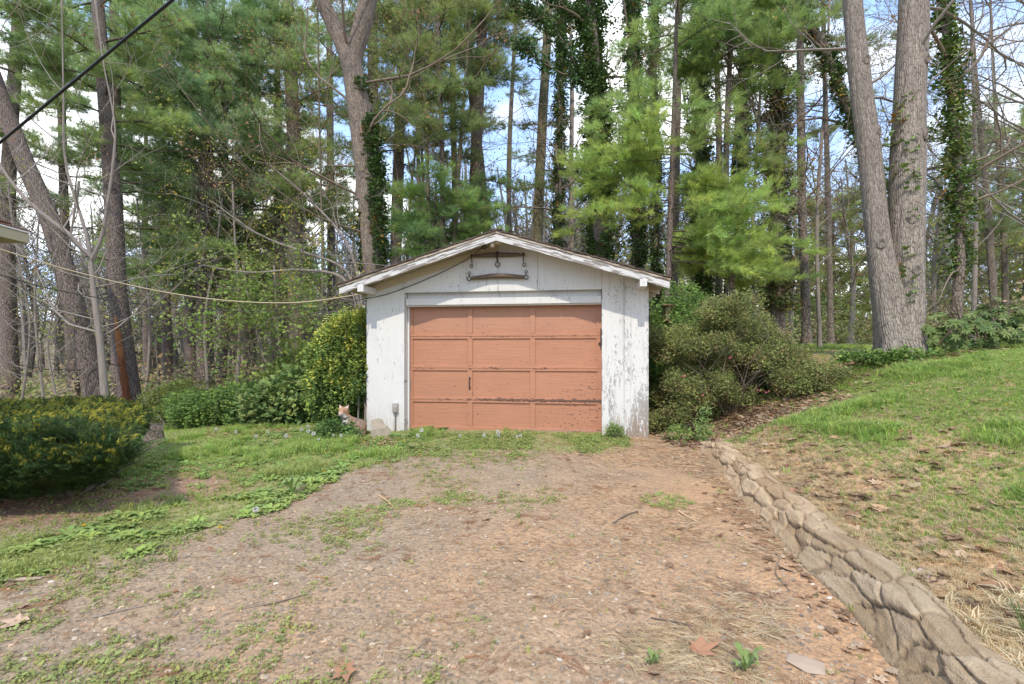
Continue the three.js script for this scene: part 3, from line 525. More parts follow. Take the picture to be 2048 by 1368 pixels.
function ivyOn(t, A, off, r, py0, py1, d, per, spread, side, cols = [[0.05, 0.095, 0.025], [0.07, 0.12, 0.035], [0.09, 0.13, 0.04]]) {   // ivy leaves up a trunk; side: azimuth range that is covered
  const L = new Inst(LC.ivy, waxy), y0 = pxY(py0, d), y1 = pxY(py1, d), n = Math.round((y1 - y0) * per);
  for (let k = 0; k < n; k++) {
    const y = lerp(y0, y1, r()), { p, r: rr } = A.at(y), a = side ? lerp(side[0], side[1], r()) : r() * 6.28, dense = fbm(y * 1.3, a * 0.8, 2, 400 + (d * 10 | 0)); if (dense < 0.36) continue;
    const out = V(Math.sin(a), 0, -Math.cos(a)), q = p.clone().addScaledVector(out, rr + spread * r() * r() * (0.5 + dense)).sub(off);
    const c = r() < 0.03 ? [0.32, 0.17, 0.03] : cols[Math.floor(r() * cols.length)];
    L.add(q, out.clone().addScaledVector(rdir(r), 0.6), UP, 0.6 + 0.6 * r(), tint(r, c, 0.25));
  }
  L.build('ivy', t);
}
// ---------------------------------------------------------------- the wood, tree by tree
const DK = [0.115, 0.152, 0.06], MD = [0.145, 0.178, 0.06], LT = [0.14, 0.18, 0.058], BR = [0.165, 0.205, 0.058], OL = [0.135, 0.155, 0.052];
const young = [[0.30, 0.33, 0.06], [0.24, 0.29, 0.06], [0.34, 0.30, 0.07]], rust = [[0.28, 0.15, 0.08], [0.22, 0.13, 0.07], [0.22, 0.24, 0.06]], yellow = [[0.42, 0.33, 0.05], [0.36, 0.30, 0.06]];
const Lz = [3.5, 5.9], Rz = [0.4, 2.8];                      // azimuths to the left and to the right
// left
pine('upright pine at the far left edge behind the bare twigs', 16, [[22, 800], [14, 430], [40, 0]], [42, 36, 26], { seed: 1, crowns: [[420, -20, 14, 2.0, MD, 0.5]] });
pine('thick pine leaning to the left with its base behind the yew hedge', 11.5, [[196, 810], [150, 620], [104, 450], [48, 320], [-10, 160]], [54, 48, 45, 42, 38], { seed: 2, stubs: 10, top: 9, crowns: [[150, -20, 6, 1.8, MD, 0.6]] });
const torn = pine('dark tall pine with an orange strip of torn bark on its trunk', 13, [[262, 810], [236, 600], [228, 430], [212, 210], [196, 0]], [52, 43, 38, 33, 27], { seed: 3, stubs: 22, crowns: [[330, 130, 9, 2.1, MD, 0.6], [140, -20, 9, 2.1, MD, 0.5]] });
{ // the strip where the bark was torn away
  const b = new GB(), rows = []; for (let i = 0; i <= 22; i++) { const y = lerp(pxY(805, 13), pxY(632, 13), i / 22), { p, r: rr } = torn.A.at(y), w = 0.34 * (1 - Math.pow(i / 22, 5) * 0.6) * (0.8 + 0.4 * vn(i * 0.7, 3, 530)); const ring = []; for (let j = 0; j <= 6; j++) { const a = 2.78 + 0.004 * i - w + 2 * w * j / 6, q = V(Math.sin(a), 0, -Math.cos(a)).multiplyScalar(rr * ((j % 6 ? 1.11 : 1.0) + 0.03 * vn(i * 0.9, j, 531))); ring.push(b.v(p.x + q.x - torn.A.base.x, y - torn.A.base.y, p.z + q.z - torn.A.base.z, j / 6, i / 8, mixc([0.30, 0.14, 0.07], [0.52, 0.29, 0.12], ss(8, 15, i + 5 * (vn(i * 0.8, j * 0.9, 532) - 0.5))))); } rows.push(ring); }
  for (let i = 0; i < 22; i++) for (let j = 0; j < 6; j++) b.quad(rows[i][j], rows[i][j + 1], rows[i + 1][j + 1], rows[i + 1][j]);
  b.build('torn_bark', new THREE.MeshStandardMaterial({ vertexColors: true, map: bPine.map, color: rgb(3.2, 3, 2.8), roughness: 0.9, side: THREE.DoubleSide }), torn.t).userData.label = 'orange strip of torn bark';
}
pine('dark pine close behind the trunk with torn bark', 16, [[238, 810], [236, 640], [234, 430], [228, 0]], [34, 30, 26, 20], { seed: 4, crowns: [[420, -20, 10, 2.1, DK, 0.42]] });
pine('thin dark pine right behind the leaning pine', 17, [[150, 810], [140, 650], [128, 400], [120, 0]], [26, 24, 20, 16], { seed: 5, crowns: [[480, -20, 14, 2.1, MD, 0.42]] });
pine('slim straight pine standing alone right of the torn trunk', 21, [[338, 810], [326, 430], [320, 0]], [26, 20, 14], { seed: 6, crowns: [[540, 300, 11, 2.0, MD, 0.6], [300, -20, 13, 2.2, MD, 0.42]] });
pine('pine with low green boughs left of the dense blue green pine', 21, [[384, 810], [380, 440], [386, 0]], [30, 26, 18], { seed: 7, crowns: [[560, 300, 13, 2.3, MD, 0.7], [300, -20, 15, 2.5, MD, 0.42]] });
pine('large dense blue green pine that fills the left half of the wood', 16.5, [[412, 810], [408, 480], [424, 0]], [40, 34, 22], { seed: 8, crowns: [[600, 430, 12, 2.3, MD, 0.7], [430, -20, 58, 3.0, [0.16, 0.2, 0.085], 0.46]] });
pine('second dense pine to the right of the large one, lighter green', 19, [[500, 810], [496, 430], [492, 0]], [26, 22, 16], { seed: 9, crowns: [[640, 420, 18, 2.5, LT, 0.7], [420, -20, 24, 2.6, MD, 0.42]] });
pine('dark trunked pine with boughs high up left of the forked oak', 17, [[600, 810], [592, 600], [588, 300], [576, 0]], [36, 32, 30, 24], { seed: 10, mat: K.pineGrey, stubs: 24, crowns: [[430, 200, 12, 2.0, MD, 0.5], [200, -20, 11, 2.0, MD, 0.42]] });
pine('slender pine just left of the forked oak', 24, [[664, 760], [662, 450], [658, 0]], [18, 16, 12], { seed: 11, crowns: [[460, -20, 24, 2.3, OL, 0.6]] });
pine('small dark pine low in the gap at the left of the wood', 24, [[296, 790], [290, 500], [292, 260]], [18, 15, 8], { seed: 12, top: 14, crowns: [[600, 60, 32, 2.3, MD, 0.7]] });
pine('thin pine in the shade between the low boughs', 19, [[440, 810], [452, 600], [448, 200]], [20, 18, 14], { seed: 13, crowns: [[620, 470, 12, 2.0, MD, 0.8]] });
pine('pine trunk standing behind the light green understory', 18, [[556, 810], [560, 640], [556, 300]], [26, 24, 18], { seed: 14, crowns: [[560, 380, 10, 2, MD, 0.7]] });
// middle
pine('pine with a straight grey trunk right behind the forked oak', 18, [[752, 560], [748, 300], [744, 0]], [22, 22, 20], { seed: 20, mat: K.pineGrey, crowns: [[150, -20, 12, 1.6, OL, 0.6]] });
pine('pine with olive boughs standing right of the forked oak', 19, [[790, 560], [798, 300], [808, 0]], [24, 22, 18], { seed: 21, crowns: [[330, 150, 14, 1.8, OL, 0.65], [120, -20, 12, 2.0, OL, 0.7]] });
pine('tall pine with a bare trunk above the left slope of the garage roof', 17, [[946, 560], [954, 250], [968, 0]], [27, 23, 18], { seed: 22, mat: K.pineGrey, stubs: 20, crowns: [[400, 330, 5, 1.2, MD, 0.7], [70, -20, 12, 1.9, MD, 0.7]] });
pine('pine that crosses behind the bare trunk over the roof', 18, [[984, 560], [966, 380], [944, 180], [932, 0]], [18, 17, 16, 14], { seed: 23, crowns: [[210, 20, 14, 2.0, OL, 0.65]] });
pine('pine right of the open sky with thin side branches', 19, [[1072, 560], [1082, 300], [1095, 60], [1098, -60]], [22, 20, 17, 14], { seed: 24, mat: K.mossy, stubs: 26, crowns: [[440, 200, 9, 1.6, OL, 0.4], [120, -20, 6, 1.6, OL, 0.5]] });
pine('low feathery hemlock above the left slope of the roof', 15, [[868, 600], [870, 470], [872, 360]], [8, 7, 4], { seed: 25, top: 6.4, stubs: 0, crowns: [[560, 370, 24, 1.7, [0.14, 0.19, 0.06], 0.6]], name: 'hemlock_tree', category: 'hemlock' });
pine('second low hemlock just left of the garage peak', 17, [[930, 600], [928, 480], [930, 400]], [8, 7, 4], { seed: 26, top: 6.2, stubs: 0, crowns: [[570, 405, 16, 1.5, LT, 0.6]], name: 'hemlock_tree', category: 'hemlock' });
pine('young olive pine with a thin crown left of the bare trunk', 15, [[888, 600], [884, 300], [876, 0]], [11, 9, 7], { seed: 27, stubs: 6, crowns: [[300, -20, 30, 1.3, OL, 0.7]] });
pine('thin young pine beside the olive one', 17, [[842, 600], [836, 300], [826, 20]], [9, 8, 6], { seed: 28, stubs: 6, crowns: [[320, -40, 24, 1.3, OL, 0.6]] });
// right
pine('young pine with bright drooping boughs over the right roof slope', 11.5, [[1334, 660], [1342, 400], [1350, 150]], [13, 11, 8], { seed: 30, top: 12.5, stubs: 6, crowns: [[130, -40, 7, 1.5, LT, 0.7]], limbs: [[275, 4.31, 0.03, 2.01, BR, 0.4], [285, 4.72, -0.01, 2.13, BR, 0.4], [295, 5.15, 0.01, 1.90, BR, 0.4], [305, 4.41, -0.03, 1.80, BR, 0.4], [315, 4.86, -0.02, 2.14, BR, 0.4], [325, 4.40, -0.01, 1.53, BR, 0.4], [335, 5.40, 0.03, 2.20, BR, 0.4], [345, 4.90, -0.03, 1.76, BR, 0.4], [365, 1.65, -0.09, 2.16, BR, 0.4], [375, 1.48, -0.08, 2.05, BR, 0.4], [385, 1.16, -0.01, 1.76, BR, 0.4], [395, 1.72, -0.07, 1.79, BR, 0.4], [405, 1.24, -0.10, 2.09, BR, 0.4], [415, 1.31, -0.02, 1.57, BR, 0.4], [425, 2.26, -0.01, 2.00, BR, 0.4], [462, 1.79, -0.08, 2.73, BR, 0.38], [472, 1.21, -0.09, 2.83, BR, 0.38], [482, 1.28, -0.05, 2.89, BR, 0.38], [492, 1.47, -0.10, 2.45, BR, 0.38], [502, 1.45, -0.04, 2.39, BR, 0.38], [512, 1.12, -0.13, 2.72, BR, 0.38], [522, 1.99, -0.09, 2.49, BR, 0.38], [178, 4.82, 0.04, 1.26, LT, 0.45], [195, 4.89, 0.02, 1.54, LT, 0.45], [212, 4.33, -0.01, 1.34, LT, 0.45], [229, 5.31, 0.01, 1.52, LT, 0.45], [400, 4.65, -0.04, 2.13, BR, 0.4], [430, 4.91, -0.01, 2.25, BR, 0.4], [215, 1.89, 0.07, 1.06, LT, 0.4], [260, 2.33, 0.04, 1.10, LT, 0.4], [305, 2.34, 0.06, 1.05, LT, 0.4]] });
pine('pine with green boughs at the top edge between the ivy trunks', 12, [[1470, 680], [1452, 350], [1462, 60]], [14, 12, 10], { seed: 31, mat: K.pineGrey, stubs: 10, crowns: [[150, -20, 20, 1.5, LT]], limbs: [[150, 1.5, -0.05, 1.35, BR, 0.4], [165, 1.8, -0.05, 1.2, LT, 0.5], [265, 1.5, 0, 1.4, LT, 0.5], [290, 1.3, -0.05, 1.4, MD, 0.6], [318, 1.7, -0.05, 1.3, MD, 0.6], [280, 4.6, 0, 1.0, MD, 0.5], [360, 4.4, 0, 0.9, MD, 0.5]] });
pine('grey pine trunk between the first and second ivy columns', 17, [[1346, 640], [1352, 300], [1358, 0]], [19, 17, 14], { seed: 32, mat: K.pineGrey, crowns: [[140, -20, 8, 1.6, OL, 0.6]] });
pine('pine trunk seen just left of the broad forked trunk', 15, [[1614, 700], [1604, 400], [1600, 60]], [20, 18, 15], { seed: 33, mat: K.pineGrey, stubs: 10, crowns: [[60, -20, 5, 1.6, OL, 0.5]] });
pine('thin pine behind the right ivy column', 21, [[1990, 660], [1974, 400], [1952, 160]], [18, 16, 10], { seed: 34, mat: K.pineGrey, stubs: 20, crowns: [[430, 200, 10, 1.6, OL, 0.5]] });
pine('pale pine trunk near the right edge of the picture', 22, [[2012, 660], [2008, 480], [1992, 240]], [16, 15, 9], { seed: 35, mat: K.pineGrey, stubs: 20, crowns: [[520, 240, 22, 2.0, OL, 0.55]] });
pine('low spreading pine far off at the right edge', 26, [[2056, 680], [2052, 500], [2046, 330]], [16, 14, 8], { seed: 36, top: 13.5, crowns: [[600, 250, 40, 2.6, OL, 0.65]] });
pine('small rounded pine seen between the twin trunks and the left wood', 26, [[1668, 690], [1664, 500], [1668, 420]], [12, 10, 5], { seed: 37, top: 9, stubs: 3, crowns: [[650, 380, 34, 2.1, [0.19, 0.21, 0.065], 0.7]] });

// the forked oak behind the garage
{
  const d = 11, { t, As, r, off } = deciduous('stout forked oak rising behind the left roof slope with ivy on one side', d, [
    [[[752, 600], [742, 480], [734, 350], [716, 210], [700, 120], [668, 50], [634, -20]], [44, 44, 46, 47, 40, 34, 30]], [[[738, 400], [720, 240], [706, 130], [722, 60], [738, -20]], [38, 44, 38, 36, 36]]],
  { mat: K.oak, twig: K.twigBrown, seed: 50, random: 7, y0: 5, len: 2.2, lvl: 3, leaf: 0.5, cols: rust, name: 'oak_tree', category: 'oak', rad: 0.035, top: 11,
    limbs: [[400, 4.6, 0.25, 2.4, 0.03], [330, 5.0, 0.3, 2.2, 0.025], [470, 4.4, 0.05, 2.2, 0.02]] });
  ivyOn(t, As[0], off, r, 540, 170, d, 130, 0.2, [0.6, 2.6]); ivyOn(t, As[0], off, r, 540, 400, d, 40, 0.1, [4.0, 5.4]);
}
// trunks wrapped in ivy
function ivyTree(label, d, pts, ws, seed, { py = [620, -40], per = 110, spread = 0.3, limbs = [], random = 5, len = 1.8, cols, leafCols = rust, name = 'ivy_tree', mat = K.pineGrey } = {}) {
  const o = deciduous(label, d, [[pts, ws]], { mat, twig: K.twigBrown, seed, random, len, lvl: 2, leaf: 0.3, cols: leafCols, limbs, name, category: 'ivy clad tree', top: EYE + 0.75 * d });
  ivyOn(o.t, o.As[0], o.off, o.r, py[0], py[1], d, per, spread, null, cols); return o;
}
{
  const o = ivyTree('thickest ivy covered trunk, right of the garage peak, with an ivy arm to the left', 13, [[1208, 640], [1198, 350], [1188, 150], [1178, -20]], [34, 30, 26, 24], 60, { per: 330, spread: 0.5 });
  const arm = { Q: [], rad: [] }, B = new GB(), L = new Inst(LC.ivy, waxy);
  for (const [pts, w, n] of [[[[1194, 190], [1150, 130], [1110, 60], [1060, 15], [1020, -10]], 0.05, 330], [[[1190, 160], [1130, 150], [1060, 105], [1040, 80]], 0.03, 150], [[[1192, 40], [1140, 20], [1080, -20]], 0.05, 180]]) {
    const c = new THREE.CatmullRomCurve3(pts.map(([x, y], i) => at(x, y, 13 - i * 0.15).sub(o.off))), P = c.getPoints(14); B.tube(P, P.map((_, i) => w * (1 - i / 20)), 6);
    for (let k = 0; k < n; k++) { const p = c.getPoint(o.r()); L.add(p.addScaledVector(rdir(o.r), 0.05 + 0.24 * o.r()).add(V(0, -0.1 * o.r(), 0)), rdir(o.r), UP, 0.5 + 0.6 * o.r(), tint(o.r, [0.06, 0.11, 0.035], 0.3)); }
  }
  B.build('ivy_arm', K.twigBrown, o.t); L.build('ivy', o.t);
}
ivyTree('slim trunk spotted with ivy, second ivy column from the garage peak', 15, [[1280, 640], [1270, 300], [1264, -20]], [22, 19, 16], 61, { per: 170, spread: 0.3 });
ivyTree('ivy column behind the bright drooping pine boughs', 14, [[1408, 660], [1402, 300], [1398, -20]], [26, 22, 20], 62, { per: 260, spread: 0.4 });
ivyTree('shaggy ivy column with dead vines, midway to the broad forked trunk', 13, [[1556, 680], [1552, 300], [1548, -20]], [30, 26, 24], 63, { per: 240, spread: 0.5, random: 14, len: 1.9, cols: [[0.06, 0.09, 0.025], [0.11, 0.13, 0.04], [0.15, 0.11, 0.06]] });
ivyTree('leaning trunk with ivy that slants behind the broad forked trunk', 12, [[1776, 700], [1764, 470], [1736, 330], [1690, 200], [1640, 80], [1600, 10]], [24, 24, 22, 20, 17, 14], 64, { py: [520, 0], per: 130, spread: 0.26, random: 6 });
ivyTree('ivy covered trunk right of the broad forked trunk, rising from the rhododendron', 10.5, [[1906, 690], [1922, 480], [1912, 300], [1886, -20]], [28, 22, 20, 18], 65, { py: [560, -40], per: 125, spread: 0.36, random: 6, len: 2.2, cols: [[0.07, 0.12, 0.03], [0.1, 0.16, 0.04], [0.15, 0.18, 0.045]], limbs: [[420, 1.4, 0.5, 2.2, 0.03], [330, 1.6, 0.2, 2.0, 0.03], [180, 1.7, 0.6, 2.0, 0.03], [540, 4.2, -0.1, 1.6, 0.02]] });

deciduous('tree in pale spring leaf far behind the azalea', 23, [[[[1580, 700], [1584, 560], [1574, 430]], [12, 9, 5]]], { twig: K.twigBrown, seed: 106, random: 24, len: 2.4, leaf: 0.8, cols: [...young, ...rust], y0: 1.2, rad: 0.025, top: 9, geo: LC.spring });
deciduous('tree in pale spring leaf at the far right edge', 24, [[[[1985, 700], [1990, 560], [1980, 430]], [12, 9, 5]]], { twig: K.twigBrown, seed: 107, random: 24, len: 2.4, leaf: 0.8, cols: [...young, ...rust], y0: 1.2, rad: 0.025, top: 9, geo: LC.spring });
ivyTree('slender ivy trunk between the open sky and the thickest ivy trunk', 17, [[1112, 640], [1118, 300], [1124, -20]], [15, 13, 11], 66, { per: 120, spread: 0.22, random: 8 });
ivyTree('slender ivy trunk just right of the second ivy column', 18, [[1316, 640], [1310, 300], [1306, -20]], [14, 12, 10], 67, { per: 130, spread: 0.26, random: 8 });
ivyTree('slim trunk with ivy midway between two thick ivy columns on the right', 16, [[1476, 680], [1484, 300], [1496, -20]], [18, 16, 14], 68, { per: 130, spread: 0.26, random: 8 });
pine('slender bare trunk between the olive pine and the tall bare pine', 21, [[912, 600], [908, 300], [902, 0]], [14, 12, 10], { seed: 40, mat: K.mossy, stubs: 16, crowns: [[330, 0, 12, 1.7, OL, 0.5]] });
pine('slender grey trunk at the left side of the open sky', 23, [[1022, 600], [1018, 330], [1030, 60]], [11, 10, 7], { seed: 41, mat: K.pineGrey, stubs: 16, crowns: [[200, 0, 8, 1.6, OL, 0.4]] });
pine('slim pine behind the leaning ivy limb', 19, [[1662, 700], [1656, 400], [1646, 0]], [13, 12, 9], { seed: 42, mat: K.pineGrey, stubs: 18, crowns: [[260, 0, 12, 1.8, OL, 0.5]] });
// the broad forked maple on the bank
{
  const d = 8.3, o = deciduous('broad grey trunk forked low into two stems on the grassy bank', d, [
    [[[1800, 712], [1784, 640], [1756, 480], [1738, 300], [1716, 130], [1702, -30]], [96, 78, 54, 50, 46, 40]], [[[1808, 712], [1812, 640], [1812, 480], [1816, 300], [1822, 130], [1828, -30]], [96, 84, 76, 73, 70, 64]]],
  { mat: K.maple, twig: K.twigGrey, seed: 70, random: 5, y0: 4, len: 2.0, lvl: 2, leaf: 0.3, cols: rust, name: 'forked_maple', category: 'maple', rad: 0.03, top: 8.6, limbs: [[190, 1.6, 0.3, 0.8, 0.02, 1], [500, 4.4, 0.15, 1.3, 0.009, 0]] });
  for (const A of o.As) for (let k = 0; k < 4; k++) { const { p, r: rr } = A.at(1.8 + k * 1.35 + o.r()), a = 2.4 + o.r() * 1.5, n = V(Math.sin(a), 0, -Math.cos(a)), g = new THREE.TorusGeometry(0.05, 0.028, 8, 14); g.scale(1, 1.3, 1); const m = mesh('branch_scar', g, K.maple, o.t); m.position.copy(p).addScaledVector(n, rr * 0.96).sub(o.off); m.lookAt(m.getWorldPosition(V(0, 0, 0)).add(n)); }
  ivyOn(o.t, o.As[1], o.off, o.r, 600, 150, d, 7, 0.03, [3.1, 5.0], [[0.13, 0.19, 0.05]]);
}
// the pale forked tree at the left
deciduous('pale smooth tree with two upright forks in front of the pines at left', 9, [
  [[[212, 820], [200, 680], [188, 590], [180, 508], [172, 466], [131, 326], [127, 190], [124, 30]], [18, 15, 13, 11, 8, 6, 4, 3]], [[[184, 520], [202, 478], [218, 390], [228, 309], [230, 254], [206, 120]], [9, 8, 7, 6, 4, 3]], [[[176, 512], [140, 470], [95, 436], [50, 396], [0, 330]], [10, 10, 10, 9, 7]]],
{ seed: 80, random: 16, y0: 1.6, len: 1.4, lvl: 2, leaf: 0.12, cols: rust, top: 7.9, rad: 0.014, kids: 4, limbs: [[665, 4.75, -0.05, 2.4, 0.026], [640, 4.5, 0.3, 1.3, 0.015], [655, 1.4, 0.2, 1.2, 0.014], [600, 5.0, 0.1, 1.6, 0.014], [575, 1.5, 0.1, 1.5, 0.012], [560, 4.4, 0.05, 1.8, 0.014]] });
// budding and bare trees
deciduous('budding tree with rust coloured buds above the middle of the wood', 15, [[[[880, 600], [884, 300], [872, 100]], [9, 8, 5]], [[[902, 600], [918, 330], [936, 90]], [9, 8, 5]], [[[860, 600], [852, 260], [838, 60]], [9, 7, 5]]], { mat: K.mossy, twig: K.twigBrown, seed: 90, random: 26, len: 2.0, leaf: 0.5, cols: rust, y0: 4, rad: 0.02 });
deciduous('leafing sapling with thin stems between the oak and the bare pine', 16, [[[[832, 600], [846, 400], [838, 200]], [8, 6, 4]], [[[812, 600], [822, 380], [846, 190]], [7, 5, 3]]], { mat: K.mossy, twig: K.twigBrown, seed: 91, random: 16, len: 1.6, leaf: 0.5, cols: young, y0: 3, rad: 0.015 });
deciduous('budding tree whose twigs cross the open sky left of the ivy', 18, [[[[1146, 600], [1142, 400], [1144, 170], [1140, 20]], [11, 10, 8, 5]]], { twig: K.twigBrown, seed: 92, random: 22, len: 2.4, leaf: 0.55, cols: rust, y0: 4, rad: 0.022, az: [3.4, 6.0] });
deciduous('bare tree filling the sky at the upper right corner', 15, [[[[2060, 700], [2066, 400], [2080, 100]], [24, 20, 14]]], { twig: K.twigGrey, seed: 93, random: 26, len: 3.4, lvl: 3, leaf: 0.22, cols: rust, y0: 3.5, rad: 0.03, az: [3.5, 6.0], maxY: 12.5 });
deciduous('bare twiggy tree in the gap right of the forked trunk', 16, [[[[1946, 690], [1952, 400], [1944, 80]], [12, 10, 6]]], { twig: K.twigGrey, seed: 94, random: 24, len: 2.6, lvl: 3, leaf: 0.25, cols: rust, y0: 2.5, rad: 0.02 });
deciduous('bare twiggy tree between the shaggy ivy and the forked trunk', 12.5, [[[[1640, 700], [1634, 450], [1652, 160]], [9, 8, 5]]], { twig: K.twigGrey, seed: 95, random: 20, len: 2.0, lvl: 3, leaf: 0.2, cols: [...rust, ...young], y0: 1.8, rad: 0.016, kids: 3 });
deciduous('thin dead tree with curling vines left of the shaggy ivy', 12.5, [[[[1510, 690], [1506, 450], [1524, 120]], [8, 7, 4]]], { twig: K.twigGrey, seed: 96, random: 16, len: 1.8, lvl: 3, leaf: 0.2, cols: rust, y0: 2, rad: 0.015, kids: 3 });
deciduous('budding tree behind the ivy columns right of the roof', 17, [[[[1436, 660], [1440, 400], [1434, 120]], [15, 14, 10]], [[[1448, 660], [1472, 260], [1490, 60]], [10, 9, 6]]], { mat: K.pineGrey, twig: K.twigBrown, seed: 97, random: 18, len: 2.2, leaf: 0.5, cols: rust, y0: 3 });
deciduous('young tree with fresh yellow green leaves left of the oak', 14, [[[[640, 760], [646, 560], [640, 300]], [9, 7, 4]]], { mat: K.mossy, twig: K.twigBrown, seed: 98, random: 26, len: 1.8, leaf: 0.6, cols: young, y0: 1.8, rad: 0.015 });
deciduous('arching bare branches with yellow tassels above the evergreen bush', 10.5, [[[[735, 760], [724, 640], [690, 540], [610, 505], [520, 470], [420, 400]], [7, 7, 6, 5, 4, 2]], [[[728, 700], [690, 560], [600, 540], [500, 545], [400, 530]], [6, 6, 5, 4, 2]], [[[732, 700], [700, 500], [620, 400], [540, 330]], [6, 5, 4, 2]]], { twig: K.twigGrey, seed: 99, random: 34, len: 1.3, leaf: 0.22, cols: yellow, y0: 1.2, rad: 0.012, top: 1, kids: 3 });
deciduous('young tree with pale green spring leaves left of the garage', 11.5, [[[[580, 830], [560, 700], [552, 600]], [8, 6, 3]], [[[560, 830], [520, 690], [500, 610]], [7, 5, 3]]], { twig: K.twigBrown, seed: 100, random: 30, len: 1.1, leaf: 0.95, cols: [[0.19, 0.26, 0.06], [0.23, 0.29, 0.07], [0.15, 0.22, 0.05]], geo: LC.spring, y0: 0.4, rad: 0.012, top: 3.4 });
deciduous('leafing young tree in front of the dense blue green pine', 13.5, [[[[470, 830], [480, 640], [470, 480]], [9, 7, 4]]], { twig: K.twigBrown, seed: 101, random: 24, len: 1.4, leaf: 0.6, cols: [...young, ...yellow], y0: 1.2, rad: 0.012, top: 6 });
deciduous('grey tangle of bare saplings left of the leaning pine', 10.5, [[[[90, 830], [70, 620], [80, 400]], [8, 6, 3]], [[[40, 830], [60, 650], [30, 480]], [7, 5, 3]], [[[120, 830], [96, 690], [130, 540]], [6, 5, 3]]], { twig: K.twigGrey, seed: 102, random: 36, len: 1.5, leaf: 0.1, cols: young, y0: 0.6, rad: 0.012, top: 5, kids: 4 });
deciduous('bare sapling right of the torn pine trunk', 15, [[[[290, 820], [300, 640], [280, 470]], [7, 6, 3]], [[[420, 820], [410, 640], [430, 520]], [8, 6, 3]]], { twig: K.twigGrey, seed: 103, random: 26, len: 1.5, leaf: 0.3, cols: young, y0: 0.6, rad: 0.012, top: 6 });
deciduous('yellow green tree in spring leaf beyond the twin trunks', 22, [[[[1700, 700], [1706, 560], [1690, 440]], [14, 11, 6]]], { twig: K.twigBrown, seed: 104, random: 26, len: 2.4, leaf: 0.8, cols: [...young, ...rust], y0: 1.6, rad: 0.025, top: 9, geo: LC.spring });
deciduous('pale leafing tree beyond the right end of the rhododendron', 24, [[[[1870, 700], [1868, 540], [1880, 400]], [13, 10, 6]]], { twig: K.twigBrown, seed: 105, random: 26, len: 2.6, leaf: 0.7, cols: [...young, ...rust], y0: 1.6, rad: 0.025, top: 10, geo: LC.spring });
// far wood that reads as one mass: slim trunks, twigs, young leaves
{
  const r = rng(500), stem = new GB(); stem.tube([V(0, 0, 0), V(0.1, 0.4, 0), V(0, 1, 0.05)], [0.016, 0.012, 0.003], 5); for (let k = 0; k < 26; k++) { const y = 0.3 + 0.65 * r(), a = r() * 6.28, q = V(0.05, y, 0), e = q.clone().add(V(Math.cos(a), 0.7, Math.sin(a)).multiplyScalar(0.22 * (1.1 - y))); stem.tube([q, e], [0.004, 0.001], 3); for (let j = 0; j < 3; j++) { const m = q.clone().lerp(e, 0.4 + 0.5 * r()); stem.tube([m, m.clone().add(V(r() - 0.5, 0.3 + r() * 0.5, r() - 0.5).multiplyScalar(0.12))], [0.0018, 0.0007], 3); } }
  const T = new Inst(stem.geo(), std([0.8, 0.8, 0.8])), L = new Inst(leafCluster(501, 22, 1, 0.2, 0.13), leafy), under = new Inst(leafCluster(502, 30, 0.6, 0.11, 0.07), leafy);
  for (let k = 0; k < 520; k++) {
    const d = 26 + 55 * r() * r() + 10 * r(), a = (r() * 2 - 1) * 1.1, x = Math.tan(clamp(a, -1.0, 1.0)) * d; const right = ss(0.25, 0.5, x / d); if (r() < right * 0.45) continue;
    const h = 7 + 9 * r(), p = onGround(x, d, -0.2), g = 0.17 + 0.12 * r(); T.add(p, V(Math.cos(k), 0, Math.sin(k)), UP, h, [g * 1.08, g * 0.95, g * 0.82]);
    const pineish = r() < 0.3, col = pineish ? MD : r() < 0.5 ? [0.21, 0.22, 0.07] : [0.24, 0.19, 0.10], n = pineish ? 22 : 9;
    for (let i = 0; i < n; i++) L.add(p.clone().add(V((r() - 0.5) * h * 0.42, h * (0.3 + 0.7 * r()), (r() - 0.5) * h * 0.42)), rdir(r), UP, 0.5 + r() * 0.7, tint(r, col, 0.3));
  }
  for (let k = 0; k < 4200; k++) { const d = 15 + 45 * r() * r(), x = (r() * 2 - 1) * 1.15 * d; if (d < 19 && x > 1 || x / d > 0.5 && r() < 0.15) continue; const s = 0.6 + 0.9 * r(); under.add(onGround(x, d, 0.25 * s + r() * r() * (x > 2 ? 2.6 : 1.6)), rdir(r), UP, s, tint(r, r() < 0.5 ? [0.22, 0.25, 0.085] : [0.30, 0.235, 0.145], 0.3)); }
  for (let k = 0; k < 2600; k++) { const d = 24 + 40 * r(), x = d * (0.22 + 0.85 * r()), hh = 5.5 * r() * r() * (0.5 + fbm(x * 0.12, d * 0.1, 2, 520)); L.add(onGround(x, d, 0.2 + hh), rdir(r), UP, 0.7 + 0.9 * r(), tint(r, r() < 0.6 ? [0.24, 0.27, 0.08] : r() < 0.5 ? [0.16, 0.2, 0.07] : [0.3, 0.24, 0.14], 0.3)); }
  for (let k = 0; k < 1500; k++) { const d = 30 + 40 * r(), x = d * (-1.1 + 1.35 * r()), hh = 7 * r() * r(); L.add(onGround(x, d, 0.2 + hh), rdir(r), UP, 0.6 + 0.8 * r(), tint(r, r() < 0.45 ? [0.24, 0.26, 0.09] : [0.32, 0.26, 0.17], 0.3)); }
  const tw = T.build('far_woods', scene); tag(tw, 'mass of slim grey trunks and twigs far back in the wood', 'woods');
  tag(L.build('far_foliage', scene), 'hazy green and tan foliage far behind the nearer trees', 'foliage'); tag(under.build('undergrowth', scene), 'low leafy undergrowth on the floor of the wood', 'undergrowth');
}
